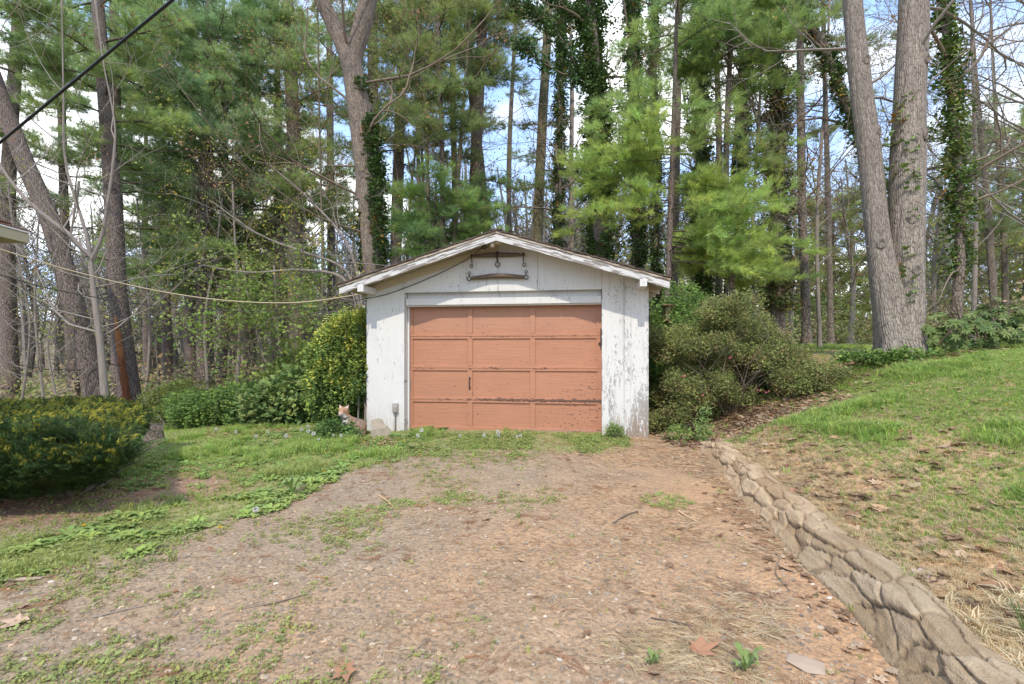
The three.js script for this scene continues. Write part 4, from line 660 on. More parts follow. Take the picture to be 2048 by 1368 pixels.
// ---------------------------------------------------------------- shrubs
function stems(b, r, o, n, reach, h, rad, spreadAt = 0.12) { for (let k = 0; k < n; k++) { const a = r() * 6.28, q = V(Math.cos(a), 0, Math.sin(a)), p0 = o.clone().addScaledVector(q, spreadAt * r()), hh = h * (0.5 + 0.5 * r()), pts = [p0]; for (let i = 1; i <= 4; i++) { const t = i / 4; pts.push(p0.clone().addScaledVector(q, reach * t * (0.4 + 0.6 * r())).add(V((r() - 0.5) * 0.12, hh * t, (r() - 0.5) * 0.12))); } b.tube(pts, pts.map((_, i) => rad * (1 - i / 5)), 5); for (let j = 0; j < 4; j++) { const m = pts[2 + (j & 1)].clone(); b.tube([m, m.clone().add(rdir(r).multiplyScalar(reach * 0.35)).add(V(0, 0.15 * h, 0))], [rad * 0.35, 0.002], 3); } } }
// clipped yew hedge at the left: a long mound that leans out over its foot
{
  const t = thing('yew_hedge', 'long dark green yew hedge with golden new growth on its flat top', 'hedge', onGround(-4.7, 4.9)); const o = t.position, r = rng(600);
  const sprig = (() => { const q = rng(601), b = new GB(); for (let k = 0; k < 40; k++) { const u = (k / 40) * 0.16, s = k % 2 ? 1 : -1, d = V(0.55, (q() - 0.5) * 0.7, s * (0.5 + q() * 0.6)).normalize(), l = 0.03 + q() * 0.014, w = V(-d.z, 0.3, d.x).normalize().multiplyScalar(0.0035), c = V(u, (q() - 0.5) * 0.02, (q() - 0.5) * 0.03); b.tri(b.v(c.x - w.x, c.y - w.y, c.z - w.z), b.v(c.x + w.x, c.y + w.y, c.z + w.z), b.v(c.x + d.x * l, c.y + d.y * l, c.z + d.z * l)); } return b.geo(); })();
  const L = new Inst(sprig, leafMat(0.3, 0.6)), tips = new Inst(sprig, leafMat(0.35, 0.6));
  // outline of a cross section: x runs along the hedge; the front leans out
  const topY = (x, d) => 0.71 + 0.07 * (fbm(x * 1.7, d * 1.7, 2, 610) - 0.5) * 2 - 0.1 * ss(0.6, 0.1, -3.3 - 0.66 * (d - 4.4) - x);
  const frontD = (x, y) => 4.05 + 0.7 * ss(0.5, -0.2, y) + 0.25 * (fbm(x * 2.2, y * 2.2, 2, 612) - 0.5) + 0.8 * ss(-4.2, -3.2, x) * ss(0.6, 0, y);
  const endX = (y, d) => -3.72 - 0.66 * (d - 4.4) + 0.3 * ss(0.1, 0.6, y) - 0.5 * ss(0.25, -0.1, y) + 0.25 * (fbm(d * 2.2, y * 2.4, 2, 613) - 0.5);
  const B = new GB(); for (const [sx, sd] of [[-4.3, 4.95], [-4.9, 5.1], [-5.6, 4.9], [-6.3, 5.2]]) stems(B, r, onGround(sx, sd, -0.03).sub(o), 10, 0.75, 0.65, 0.024);
  B.build('stems', K.twigBrown, t);
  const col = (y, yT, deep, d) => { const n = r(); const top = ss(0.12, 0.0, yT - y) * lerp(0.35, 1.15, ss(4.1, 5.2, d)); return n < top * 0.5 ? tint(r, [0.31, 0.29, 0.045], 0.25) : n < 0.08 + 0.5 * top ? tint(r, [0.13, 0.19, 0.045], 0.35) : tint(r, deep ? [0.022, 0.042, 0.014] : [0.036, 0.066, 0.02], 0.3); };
  for (let k = 0; k < 46000; k++) {
    const x = lerp(-7.6, -3.0, r()), d = lerp(4.0, 6.7, r()), yT = topY(x, d), g = ground(x, d), f = r(); let p, n, deep = false;
    if (f < 0.42) { p = V(x, yT - 0.05 * r() * r(), -d); n = V((r() - 0.5), 0.9, (r() - 0.5) * 1.2 + 0.3); if (d < frontD(x, yT) || x > endX(yT, d)) continue; }
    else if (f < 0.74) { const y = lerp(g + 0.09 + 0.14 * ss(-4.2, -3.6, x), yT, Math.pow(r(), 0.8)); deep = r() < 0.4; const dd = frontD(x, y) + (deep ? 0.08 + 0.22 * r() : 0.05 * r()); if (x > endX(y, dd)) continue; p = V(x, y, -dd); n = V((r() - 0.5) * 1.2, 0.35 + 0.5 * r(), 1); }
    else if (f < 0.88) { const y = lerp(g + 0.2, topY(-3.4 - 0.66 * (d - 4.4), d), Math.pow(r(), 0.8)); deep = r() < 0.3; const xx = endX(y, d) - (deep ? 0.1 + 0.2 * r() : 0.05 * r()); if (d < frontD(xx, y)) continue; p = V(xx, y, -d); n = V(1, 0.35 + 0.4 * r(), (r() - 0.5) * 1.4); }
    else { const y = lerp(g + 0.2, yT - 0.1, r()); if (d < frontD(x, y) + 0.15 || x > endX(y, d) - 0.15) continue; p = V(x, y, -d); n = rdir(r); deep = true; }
    const I = r() < 0.5 ? L : tips; I.add(p.sub(o), n.addScaledVector(rdir(r), 0.45), rdir(r), 0.55 + 0.4 * r(), col(p.y, yT, deep, d));
  }
  L.build('foliage', t); tips.build('new_growth', t);
}
// a shrub made of leaf clusters in lobes: [x, y, z, rx, ry, rz] from its foot
function shrub(name, label, category, x, d, lobes, n, geo, cols, { seed, shell = 0.6, st = [10, 0.6, 1, 0.015], mat = leafy, size = 1, lower = -9, topCols } = {}) {
  const t = thing(name, label, category, onGround(x, d)), r = rng(seed), L = new Inst(geo, mat), B = new GB();
  stems(B, r, V(0, -0.03, 0), ...st.slice(0, 4)); if (B.n) B.build('stems', K.twigBrown, t);
  let vol = 0; lobes.forEach((l) => (vol += l[3] * l[4] * l[5]));
  for (const [lx, ly, lz, rx, ry, rz] of lobes) for (let k = 0, m = n * rx * ry * rz / vol; k < m; k++) {
    const q = rdir(r), u = r() < shell ? 0.82 + 0.25 * r() : Math.cbrt(r()), w = 0.78 + 0.45 * fbm(q.x * 2.2 + lx * 3 + 9, q.y * 2.2 + q.z * 1.7 + ly + 5, 3, seed), p = V(lx + q.x * rx * u * w, ly + q.y * ry * u * w, lz + q.z * rz * u * w);
    if (p.y < (lower > -5 ? lower : 0.02)) continue; const cs = topCols && q.y > 0.1 && r() < 0.75 * (q.y + 0.2) ? topCols : cols;
    L.add(p, q.addScaledVector(rdir(r), 0.8), UP, size * (0.7 + 0.6 * r()), tint(r, cs[Math.floor(r() * cs.length)], 0.28));
  }
  L.build('foliage', t); return { t, r };
}
{ // azalea right of the garage
  const q = rng(619), lobes = [], X0 = 3.6, D0 = 8.3, base = ground(X0, D0), topOf = pieces([[2.25, 1.75], [3.0, 2.12], [3.8, 2.15], [4.3, 1.6], [4.7, 1.25], [5.0, 1.0]]);
  while (lobes.length < 135) { const x = 2.25 + 2.75 * q(), d = 7.72 + 1.25 * q(), g = ground(x, d), s = 0.09 + 0.2 * q() * q() + 0.05 * q(), T = topOf(x) + 0.45 * (q() - 0.6), y = g + 0.08 + (T - g - 0.08) * q(); if (x < 2.5 && d < 7.85 || Math.hypot((x - 4.15) * 0.9, (y - g - 0.42) * 1.6) < 0.36 && d < 8.35) continue; lobes.push([x - X0, y - base, D0 - d, s * 1.35, s * 0.75, s]); }
  const { t, r } = shrub('azalea_bush', 'wide olive azalea bush with a few pink flowers against the garage corner', 'bush', X0, D0, lobes, 5200, LC.small, [[0.17, 0.2, 0.058], [0.22, 0.24, 0.08], [0.13, 0.15, 0.048], [0.19, 0.14, 0.065]], { seed: 620, shell: 0.3, lower: -0.6, st: [30, 1.3, 1.7, 0.013], topCols: [[0.22, 0.24, 0.08], [0.17, 0.185, 0.06]] });
  const petal = leafCluster(621, 6, 0.018, 0.03, 0.026);
  for (const [x, y, z] of [[-1.02, 0.62, 0.78], [-0.78, 0.36, 0.95], [0.12, 0.40, 1.0], [-0.3, 0.9, 0.75], [0.02, 0.42, 0.98]]) { const m = mesh('flower', petal, std([0.62, 0.13, 0.19], 0.6, { side: THREE.DoubleSide }), t); m.position.set(x, y, z); m.rotation.y = r() * 6; }
}
shrub('shrub', 'bright green leafy shrub behind the azalea at the garage corner', 'shrub', 2.95, 9.9, [[0, 1.2, 0, 0.8, 0.9, 0.6], [0.5, 1.9, 0, 0.6, 0.6, 0.5], [-0.3, 0.6, 0.2, 0.6, 0.6, 0.5]], 1500, LC.mid, [[0.13, 0.2, 0.05], [0.17, 0.25, 0.06]], { seed: 630, st: [10, 0.7, 1.9, 0.012], shell: 0.4 });
{ // rhododendron: whorls of long leaves
  const t = thing('rhododendron', 'rhododendron of long glossy leaves beside the broad forked trunk', 'bush', onGround(7.75, 8.3)), r = rng(640);
  const whorl = (s) => { const q = rng(s), b = new GB(), n = 9; for (let k = 0; k < n; k++) { const a = k / n * 6.283 + q() * 0.4, el = 0.25 + q() * 0.35, d = V(Math.cos(a) * Math.cos(el), Math.sin(el), Math.sin(a) * Math.cos(el)), s1 = V(-Math.sin(a), 0, Math.cos(a)), l = 0.10 + q() * 0.045, w = 0.018; let p0 = null; for (let i = 0; i <= 4; i++) { const u = i / 4, c = d.clone().multiplyScalar(l * u).add(V(0, -0.06 * u * u, 0)), ww = w * Math.sin(Math.PI * (0.08 + 0.86 * u)); const A = b.v(c.x + s1.x * ww, c.y + 0.006, c.z + s1.z * ww), C = b.v(c.x, c.y, c.z), E = b.v(c.x - s1.x * ww, c.y + 0.006, c.z - s1.z * ww); if (p0) { b.quad(p0[0], p0[1], C, A); b.quad(p0[1], p0[2], E, C); } p0 = [A, C, E]; } } return b.geo(); };
  const gs = [whorl(641), whorl(642), whorl(643)], mats = [[0.14, 0.20, 0.055], [0.18, 0.24, 0.07], [0.10, 0.155, 0.045], [0.21, 0.255, 0.08]].map((c) => new THREE.MeshPhysicalMaterial({ color: rgb(...c), roughness: 0.55, transmission: 0.25, thickness: 0, side: THREE.DoubleSide, specularIntensity: 0.35 }));
  const B = new GB(), rest = new Inst(gs[0], waxy), spots = [];
  for (const [x, y, z, rx, ry, rz] of [[-0.5, 0.3, 0.2, 0.7, 0.36, 0.6], [0.5, 0.34, 0, 0.85, 0.4, 0.7], [1.5, 0.4, 0.1, 0.9, 0.44, 0.7], [2.4, 0.42, 0, 0.9, 0.5, 0.7], [0.45, 0.7, -0.3, 0.25, 0.22, 0.25]]) for (let k = 0, n = 230 * (rx * ry * rz) / 0.35; k < n; k++) { const q = rdir(r), u = r() < 0.75 ? 0.85 + 0.2 * r() : Math.cbrt(r()), p = V(x + q.x * rx * u, y + q.y * ry * u, z + q.z * rz * u); const g = ground(p.x + t.position.x, 8.3 - p.z) - t.position.y; if (p.y < g + 0.03) continue; spots.push([p, q, p.z + p.y * 0.6 + (p.x > 2.2 ? -2 : 0)]); }
  spots.sort((a, b) => b[2] - a[2]);
  spots.forEach(([p, q], i) => { const up = q.clone().multiplyScalar(0.8).add(V(0, 0.7, 0.25)).normalize(); if (i < 290) { const m = mesh('leaf_whorl', gs[i % 3], mats[Math.floor(r() * 4)], t); m.position.copy(p); m.quaternion.setFromUnitVectors(UP, up); m.rotateY(r() * 6); m.scale.setScalar(0.65 + r() * 0.4); } else { const ax = rdir(r).cross(up); rest.add(p, ax, up, 0.8 + r() * 0.5, tint(r, [0.10, 0.16, 0.05], 0.3)); } });
  rest.build('foliage', t);
  for (let k = 0; k < 26; k++) { const x = lerp(-0.9, 3, r()), g = ground(x + 7.75, 8.3) - t.position.y; B.tube([V(x, g - 0.03, 0), V(x + (r() - 0.5) * 0.4, g + 0.4, (r() - 0.3) * 0.5), V(x + (r() - 0.5) * 0.7, g + 0.8, (r() - 0.3) * 0.7)], [0.02, 0.014, 0.006], 5); } B.build('stems', K.twigBrown, t);
}
{ // variegated evergreen against the left garage wall
  const { t, r } = shrub('evergreen_bush', 'tall yellow green evergreen bush against the left wall of the garage', 'bush', -2.86, 8.75, [[0, 1.35, 0, 0.52, 0.62, 0.55], [-0.12, 0.75, 0.05, 0.58, 0.65, 0.6], [0.2, 1.75, 0.05, 0.38, 0.35, 0.35], [0.22, 1.0, 0.15, 0.32, 0.6, 0.4], [-0.35, 1.2, 0, 0.35, 0.5, 0.4]], 2900, LC.mid, [[0.10, 0.15, 0.035], [0.15, 0.20, 0.04], [0.07, 0.115, 0.03]], { seed: 650, st: [14, 0.45, 1.7, 0.016], mat: waxy, size: 0.85, topCols: [[0.40, 0.38, 0.07], [0.30, 0.33, 0.06], [0.2, 0.26, 0.05]] });
  const B = new GB(); for (const [x, z, w] of [[0.40, 0.42, 0.028], [0.30, 0.5, 0.016], [0.16, 0.55, 0.013], [0.36, 0.3, 0.02]]) { const pts = []; for (let i = 0; i <= 8; i++) pts.push(V(x + (r() - 0.5) * 0.05 - 0.01 * i * (x < 0.3), i * 0.22 - 0.05, z - 0.02 * i + (r() - 0.5) * 0.03)); B.tube(pts, pts.map((_, i) => w * (1 - i / 12)), 8); } B.build('trunk', K.smooth, t);
}
// understory at the left edge of the wood
const GRN = [[0.13, 0.21, 0.05], [0.17, 0.26, 0.06], [0.11, 0.17, 0.045]], DGN = [[0.085, 0.14, 0.045], [0.12, 0.18, 0.055], [0.15, 0.19, 0.06]];
shrub('shrub', 'low bright green shrub on the lawn edge just right of the yew hedge', 'shrub', -6.5, 10.6, [[0, 0.35, 0, 0.75, 0.38, 0.5], [0.7, 0.42, 0, 0.7, 0.42, 0.5]], 1000, LC.mid, GRN, { seed: 660, st: [8, 0.6, 0.5, 0.01] });
shrub('shrub', 'green shrub at the lawn edge near a grey wooden post', 'shrub', -5.35, 10.6, [[0, 0.4, 0, 0.6, 0.45, 0.5], [0.4, 0.3, 0.3, 0.5, 0.3, 0.4]], 800, LC.mid, [...GRN, ...DGN], { seed: 661, st: [8, 0.5, 0.6, 0.01] });
shrub('shrub', 'dark broad leaved shrub at the lawn edge beside the evergreen bush', 'shrub', -4.2, 10.2, [[0, 0.5, 0, 0.75, 0.55, 0.55], [-0.6, 0.35, 0.2, 0.6, 0.38, 0.4], [0.5, 0.7, -0.1, 0.55, 0.6, 0.5]], 900, LC.broad, DGN, { seed: 662, mat: waxy, st: [10, 0.6, 0.8, 0.012] });
shrub('shrub', 'airy light green shrub reaching up between the lawn and the pines', 'shrub', -4.9, 11.6, [[0, 0.9, 0, 0.9, 0.7, 0.6], [0.7, 1.3, 0, 0.8, 0.6, 0.6], [-0.5, 0.6, 0, 0.7, 0.5, 0.5]], 1300, LC.mid, [[0.17, 0.23, 0.06], [0.21, 0.26, 0.065]], { seed: 663, shell: 0.3, st: [12, 0.9, 1.3, 0.01] });
shrub('shrub', 'yellowish green shrub at the foot of the pines behind the yew hedge', 'shrub', -8.2, 12.4, [[0, 0.6, 0, 1.0, 0.5, 0.6], [1.3, 0.5, 0, 0.9, 0.45, 0.5]], 700, LC.mid, [[0.19, 0.22, 0.06], [0.15, 0.2, 0.05]], { seed: 664, shell: 0.3, st: [12, 0.9, 0.8, 0.01] });
shrub('plant', 'small dark leafy plant in front of the fox statue', 'plant', -2.72, 7.72, [[-0.05, 0.1, 0, 0.22, 0.15, 0.14], [0.2, 0.08, 0.03, 0.18, 0.11, 0.12]], 170, LC.mid, [[0.07, 0.125, 0.035], [0.1, 0.165, 0.045]], { seed: 665, mat: waxy, size: 0.7, st: [5, 0.15, 0.25, 0.006] });
shrub('ivy_patch', 'low ivy and weeds around the foot of the broad forked trunk', 'ground ivy', 6.0, 7.95, [[-0.35, 0.06, 0.05, 0.6, 0.09, 0.22], [0.35, 0.08, 0.1, 0.6, 0.1, 0.25]], 240, LC.ivy, [[0.09, 0.15, 0.035], [0.14, 0.2, 0.05]], { seed: 666, mat: waxy, size: 0.7, st: [0, 0, 0, 0.01] });
shrub('weed', 'pale green weed growing at the end of the kerb wall', 'weed', 2.72, 7.15, [[0, 0.2, 0, 0.13, 0.2, 0.1], [0.1, 0.36, 0, 0.08, 0.12, 0.08]], 26, LC.mid, [[0.24, 0.33, 0.1], [0.19, 0.27, 0.08]], { seed: 667, size: 0.75, st: [3, 0.1, 0.45, 0.005] });
shrub('weed', 'leafy weed in the corner between the garage wall and the azalea', 'weed', 2.35, 7.2, [[0, 0.1, 0, 0.17, 0.1, 0.12]], 22, LC.mid, [[0.16, 0.24, 0.06]], { seed: 668, size: 0.7, st: [3, 0.1, 0.2, 0.005] });
shrub('weed', 'weed at the right foot of the orange door', 'weed', 1.55, 7.52, [[0, 0.08, 0, 0.13, 0.1, 0.06]], 34, LC.mid, [[0.2, 0.26, 0.07], [0.13, 0.19, 0.05]], { seed: 669, size: 0.6, st: [3, 0.08, 0.15, 0.004] });
// ---------------------------------------------------------------- kerb wall of rough mortar along the bank
{
  const keys = [], prof = [[-0.13, -0.5], [-0.05, 0.0], [0.035, 0.30], [0.075, 0.62], [0.115, 0.90], [0.16, 1.0], [0.22, 1.02], [0.28, 0.98], [0.33, 0.9], [0.37, 0.5]];
  const b = new GB(), rows = []; const r = rng(700); const fine = []; for (let i = 0; i < prof.length - 1; i++) for (let k = 0; k < 9; k++) fine.push([lerp(prof[i][0], prof[i + 1][0], k / 9), lerp(prof[i][1], prof[i + 1][1], k / 9)]); fine.push(prof[prof.length - 1]);
  let s = 0, px = 0, pd = 0; const colour = (h, n, crack) => mixc(mixc([0.36, 0.24, 0.13], [0.54, 0.395, 0.245], clamp(n * 1.3 - 0.15)), [0.13, 0.08, 0.045], clamp(crack));
  for (let d = 1.3; d < 7.25; d += 0.006 + 0.0012 * d) {
    const x0 = wallX(d) + 0.02 * Math.sin(d * 5), fade = 1 - ss(6.5, 7.2, d), Hh = lerp(0.155, 0.10, ss(4.4, 6.8, d)) * fade + 0.03, base = ground(wallX(d) - 0.12, d); if (px) s += Math.hypot(x0 - px, d - pd); px = x0; pd = d;
    rows.push(fine.map(([u, h], j) => {
      const vq = u * 1.6 + h * 0.22, [d1, d2, id] = worley(s * 3.6 + 0.5 * fbm(s * 7, vq * 7, 3, 701), vq * 4.6 + 0.5 * fbm(s * 6, vq * 8, 3, 703), 702), cr = ss(0.075, 0.01, d2 - d1), rim = ss(0.0, 0.3, d2 - d1), n = fbm(s * 5, vq * 9, 4, 704), n2 = fbm(s * 24, vq * 30, 3, 708);
      const lowk = ss(-0.2, 0.35, h), out = lowk * ((n - 0.5) * 0.022 + (n2 - 0.5) * 0.004 + (id - 0.5) * 0.03 + rim * 0.011 - cr * 0.010), up = (n - 0.5) * 0.02 + (id - 0.5) * 0.022 + rim * 0.007 - cr * 0.009;
      const cc = colour(h, n * 0.9 + 0.3 * (n2 - 0.3) + 0.75 * (id - 0.5) + 0.6 * (fbm(s * 2.1, vq * 4, 3, 706) - 0.5), cr * 0.55 + 0.5 * ss(0.12, -0.05, h)); keys.push(id); return b.v(x0 + u - out * (h < 0.95 ? 1 : 0.2), base + h * Hh + (h > 0.2 ? up : 0), -d, s, vq, mixc(cc, [cc[0] * 0.82, cc[1] * 0.86, cc[2] * 0.9], ss(4.2, 2.8, d)));
    }));
  }
  for (let i = 0; i < rows.length - 1; i++) for (let j = 0; j < fine.length - 1; j++) b.quad(rows[i][j], rows[i + 1][j], rows[i + 1][j + 1], rows[i][j + 1]);
  const grit = tex(512, 512, 4, (u, v, o) => { const k = 0.7 + 0.35 * (0.5 * vn(u * 90, v * 90, 711) + 0.5 * vn(u * 260, v * 260, 712)); o[0] = o[1] = o[2] = k; }, true);
  const gb = tex(512, 512, 1, (u, v, o) => { o[0] = 0.6 * vn(u * 120, v * 120, 713) + 0.4 * vn(u * 30, v * 30, 714); });
  const full = b.geo(), wallMat = new THREE.MeshStandardMaterial({ vertexColors: true, map: grit, bumpMap: gb, bumpScale: 0.005, roughness: 1, side: THREE.DoubleSide }), foot = onGround(wallX(3.6) + 0.15, 3.6), kerb = thing('kerb_wall', 'low winding kerb wall of tan mortared stones between the drive and the grassy bank', 'kerb wall', foot), byStone = new Map();
  for (let k = 0; k < b.i.length; k += 3) { const key = keys[b.i[k - k % 6]]; if (!byStone.has(key)) byStone.set(key, []); byStone.get(key).push(b.i[k], b.i[k + 1], b.i[k + 2]); }
  for (const list of byStone.values()) {                     // every stone is a piece of its own, with the normals of the whole face
    const g = new THREE.BufferGeometry(), map = new Map(), idx = []; const A = { position: [], normal: [], uv: [], color: [] };
    for (const v of list) { if (!map.has(v)) { map.set(v, map.size); for (const [n, a] of Object.entries(A)) { const at0 = full.attributes[n]; for (let c = 0; c < at0.itemSize; c++) a.push(at0.array[v * at0.itemSize + c] - (n === 'position' ? foot.getComponent(c) : 0)); } } idx.push(map.get(v)); }
    for (const [n, a] of Object.entries(A)) g.setAttribute(n, new THREE.Float32BufferAttribute(a, n === 'uv' ? 2 : 3)); g.setIndex(idx); mesh('stone', g, wallMat, kerb);
  }
}
// ---------------------------------------------------------------- fox statue
{
  const p = onGround(-2.56, 7.98), t = thing('fox_statue', 'weathered fox statue sitting among leaves beside the garage', 'fox statue', p, 0.0), N = 78, S = 0.34, C = V(0, 0.265, 0);
  const mc = new MarchingCubes(N, std([1, 1, 1]), false, false, 60000); mc.isolation = 0;
  const bones = [[[0.11, 0.13, -0.02], [-0.02, 0.2, 0.04], 0.125, 0.10], [[-0.02, 0.2, 0.04], [-0.085, 0.31, 0.07], 0.095, 0.062], [[-0.085, 0.32, 0.07], [-0.10, 0.385, 0.085], 0.058, 0.072], [[-0.10, 0.375, 0.10], [-0.135, 0.345, 0.20], 0.055, 0.021],
    [[-0.145, 0.42, 0.07], [-0.165, 0.492, 0.06], 0.030, 0.007], [[-0.055, 0.42, 0.075], [-0.028, 0.488, 0.06], 0.030, 0.007], [[-0.07, 0.2, 0.10], [-0.09, 0.02, 0.15], 0.045, 0.028], [[0.0, 0.18, 0.12], [-0.0, 0.02, 0.17], 0.045, 0.028], [[-0.09, 0.02, 0.15], [-0.1, 0.015, 0.2], 0.028, 0.022], [[0.0, 0.02, 0.17], [-0.005, 0.015, 0.22], 0.028, 0.022],
    [[0.15, 0.12, 0.06], [0.09, 0.05, 0.12], 0.095, 0.05], [[0.09, 0.03, 0.13], [0.02, 0.02, 0.17], 0.035, 0.025], [[0.2, 0.06, 0.02], [0.2, 0.03, 0.16], 0.045, 0.045], [[0.2, 0.03, 0.16], [0.08, 0.025, 0.22], 0.045, 0.02]].map(([a, b, ra, rb]) => ({ a: V(...a), b: V(...b), ra, rb }));
  const q = V(0, 0, 0), ba = V(0, 0, 0), pa = V(0, 0, 0);
  const dist = (x, y, z) => { q.set(x, y, z); let e = 0; const k = 85; for (const o of bones) { ba.subVectors(o.b, o.a); pa.subVectors(q, o.a); const h = clamp(pa.dot(ba) / ba.lengthSq()), dd = pa.addScaledVector(ba, -h).length() - lerp(o.ra, o.rb, h); e += Math.exp(-k * dd); } return -Math.log(e) / k; };
  for (let z = 0; z < N; z++) for (let y = 0; y < N; y++) for (let x = 0; x < N; x++) mc.field[(z * N + y) * N + x] = -dist((x - N / 2) / (N / 2) * S + C.x, (y - N / 2) / (N / 2) * S + C.y, (z - N / 2) / (N / 2) * S + C.z);
  mc.update(); const n = mc.count, pos = new Float32Array(n * 3), nor = new Float32Array(n * 3), col = new Float32Array(n * 3);
  for (let i = 0; i < n; i++) {
    const x = mc.positionArray[i * 3] * S + C.x, y = mc.positionArray[i * 3 + 1] * S + C.y, z = mc.positionArray[i * 3 + 2] * S + C.z; pos.set([x, y, z], i * 3); nor.set([mc.normalArray[i * 3], mc.normalArray[i * 3 + 1], mc.normalArray[i * 3 + 2]], i * 3);
    let c = mixc([0.36, 0.22, 0.13], [0.17, 0.12, 0.09], ss(0.3, 0.7, fbm(x * 30, y * 30 + z * 19, 3, 720))); const head = ss(0.31, 0.345, y);
    c = mixc(c, [0.42, 0.22, 0.11], head * 0.7);
    const muz = ss(0.015, 0.0, Math.hypot(x + 0.13, (y - 0.34) * 1.2, z - 0.16) - 0.055); c = mixc(c, [0.62, 0.55, 0.48], muz * (y < 0.352 ? 1 : 0.35));
    c = mixc(c, [0.58, 0.54, 0.50], ss(0.03, 0, Math.hypot(x + 0.085, (y - 0.25) * 0.7, z - 0.16) - 0.06)); c = mixc(c, [0.62, 0.5, 0.43], 0.8 * ss(0.435, 0.45, y) * ss(0.072, 0.08, z) * ss(0.03, 0.02, Math.min(Math.abs(x + 0.152), Math.abs(x + 0.045)))); c = mixc(c, [0.16, 0.12, 0.10], 0.55 * ss(0.02, 0, Math.abs(y - 0.29 + 0.2 * (x + 0.1)) - 0.008));
    c = mixc(c, [0.22, 0.20, 0.13], 0.4 * ss(0.5, 0.75, fbm(x * 14 + 3, y * 14 + z * 14, 3, 724)) * ss(0.25, 0.1, y)); col.set(c, i * 3);
  }
  const g = new THREE.BufferGeometry(); g.setAttribute('position', new THREE.BufferAttribute(pos, 3)); g.setAttribute('normal', new THREE.BufferAttribute(nor, 3)); g.setAttribute('color', new THREE.BufferAttribute(col, 3));
  mesh('body', g, new THREE.MeshStandardMaterial({ vertexColors: true, roughness: 0.7 }), t);
  const dark = std([0.025, 0.02, 0.018], 0.35); const ball = (name, x, y, z, s) => { const m = mesh(name, new THREE.SphereGeometry(s, 14, 10), dark, t); m.position.set(x, y, z); };
  ball('nose', -0.139, 0.352, 0.216, 0.013); ball('eye', -0.137, 0.395, 0.142, 0.014); ball('eye', -0.074, 0.397, 0.146, 0.014);
  const col2 = new GB(); const ringP = []; for (let k = 0; k <= 24; k++) { const a = k / 24 * 6.283; ringP.push(V(-0.075 + 0.078 * Math.cos(a), 0.292 + 0.012 * Math.cos(a + 0.5), 0.062 + 0.078 * Math.sin(a))); } col2.tube(ringP, ringP.map(() => 0.009), 8); col2.build('collar', std([0.16, 0.13, 0.12], 0.7), t);
}
// ---------------------------------------------------------------- broken block, stump, posts, feeder, carport corner
{
  const t = thing('concrete_block', 'broken tan concrete block leaning at the left foot of the garage', 'concrete block', onGround(-2.075, 7.86), 0.25), s = new THREE.Shape(); [[-0.13, -0.04], [0.14, -0.04], [0.165, 0.05], [0.10, 0.14], [-0.125, 0.105]].forEach(([x, y], i) => (i ? s.lineTo(x, y) : s.moveTo(x, y)));
  const m = std([0.40, 0.34, 0.26], 0.95, { map: tex(128, 128, 4, (u, v, o) => { o[0] = o[1] = o[2] = 0.75 + 0.35 * fbm(u * 20, v * 20, 3, 731); }, true) });
  mesh('block_body', new THREE.ExtrudeGeometry(s, { depth: 0.13, bevelEnabled: true, bevelSize: 0.008, bevelThickness: 0.008, bevelSegments: 2 }), m, t);
  const s2 = new THREE.Shape(); [[-0.13, 0.108], [0.075, 0.14], [0.035, 0.235], [-0.02, 0.25], [-0.13, 0.235]].forEach(([x, y], i) => (i ? s2.lineTo(x, y) : s2.moveTo(x, y))); const b = mesh('block_web', new THREE.ExtrudeGeometry(s2, { depth: 0.05, bevelEnabled: true, bevelSize: 0.006, bevelThickness: 0.006, bevelSegments: 2 }), m, t); b.position.z = 0.0; b.rotation.x = -0.18;
}
{
  const p = onPixel(309, 884), t = thing('tree_stump', 'small grey tree stump at the far edge of the left lawn', 'stump', p); const b = new GB(); b.tube([V(0, -0.05, 0), V(0, 0.06, 0), V(0, 0.2, 0), V(0.01, 0.27, 0)], [0.2, 0.145, 0.12, 0.118], 16, { rep: 2, vs: 0.6, cap: true, rough: (a, s) => 0.9 + 0.25 * vn(a * 9, s * 4, 740) }); b.build('trunk', K.pineGrey, t);
  const c = new GB(); c.tube([V(0.1, 0.1, 0), V(0.16, 0.32, 0), V(0.12, 0.42, 0.05), V(-0.02, 0.45, 0.1)], [0.012, 0.01, 0.008, 0.004], 5); c.tube([V(-0.15, 0.02, 0.1), V(-0.28, 0.12, 0.1), V(-0.36, 0.1, 0.1)], [0.012, 0.009, 0.004], 5); c.build('root', K.twigGrey, t);
}
{ const b = new GB(); b.tube([V(0, -0.1, 0), V(0.01, 0.55, 0), V(0, 1.02, 0)], [0.055, 0.05, 0.045], 9, { rep: 1, vs: 1, cap: true }); const g = b.geo(); let first; [[-7.05, 11.6, 'mossy fence post standing among shrubs between pine trunks'], [-6.25, 11.9, 'shorter fence post right of the mossy one behind the shrubs']].forEach(([x, d, l], i) => { const o = i ? first.clone() : mesh('fence_post', g, K.mossy, scene); if (!i) first = o; else { o.name = numbered('fence_post'); o.scale.y = 0.75; scene.add(o); } o.position.copy(onGround(x, d)); o.userData = { label: l, category: 'fence post' }; }); }
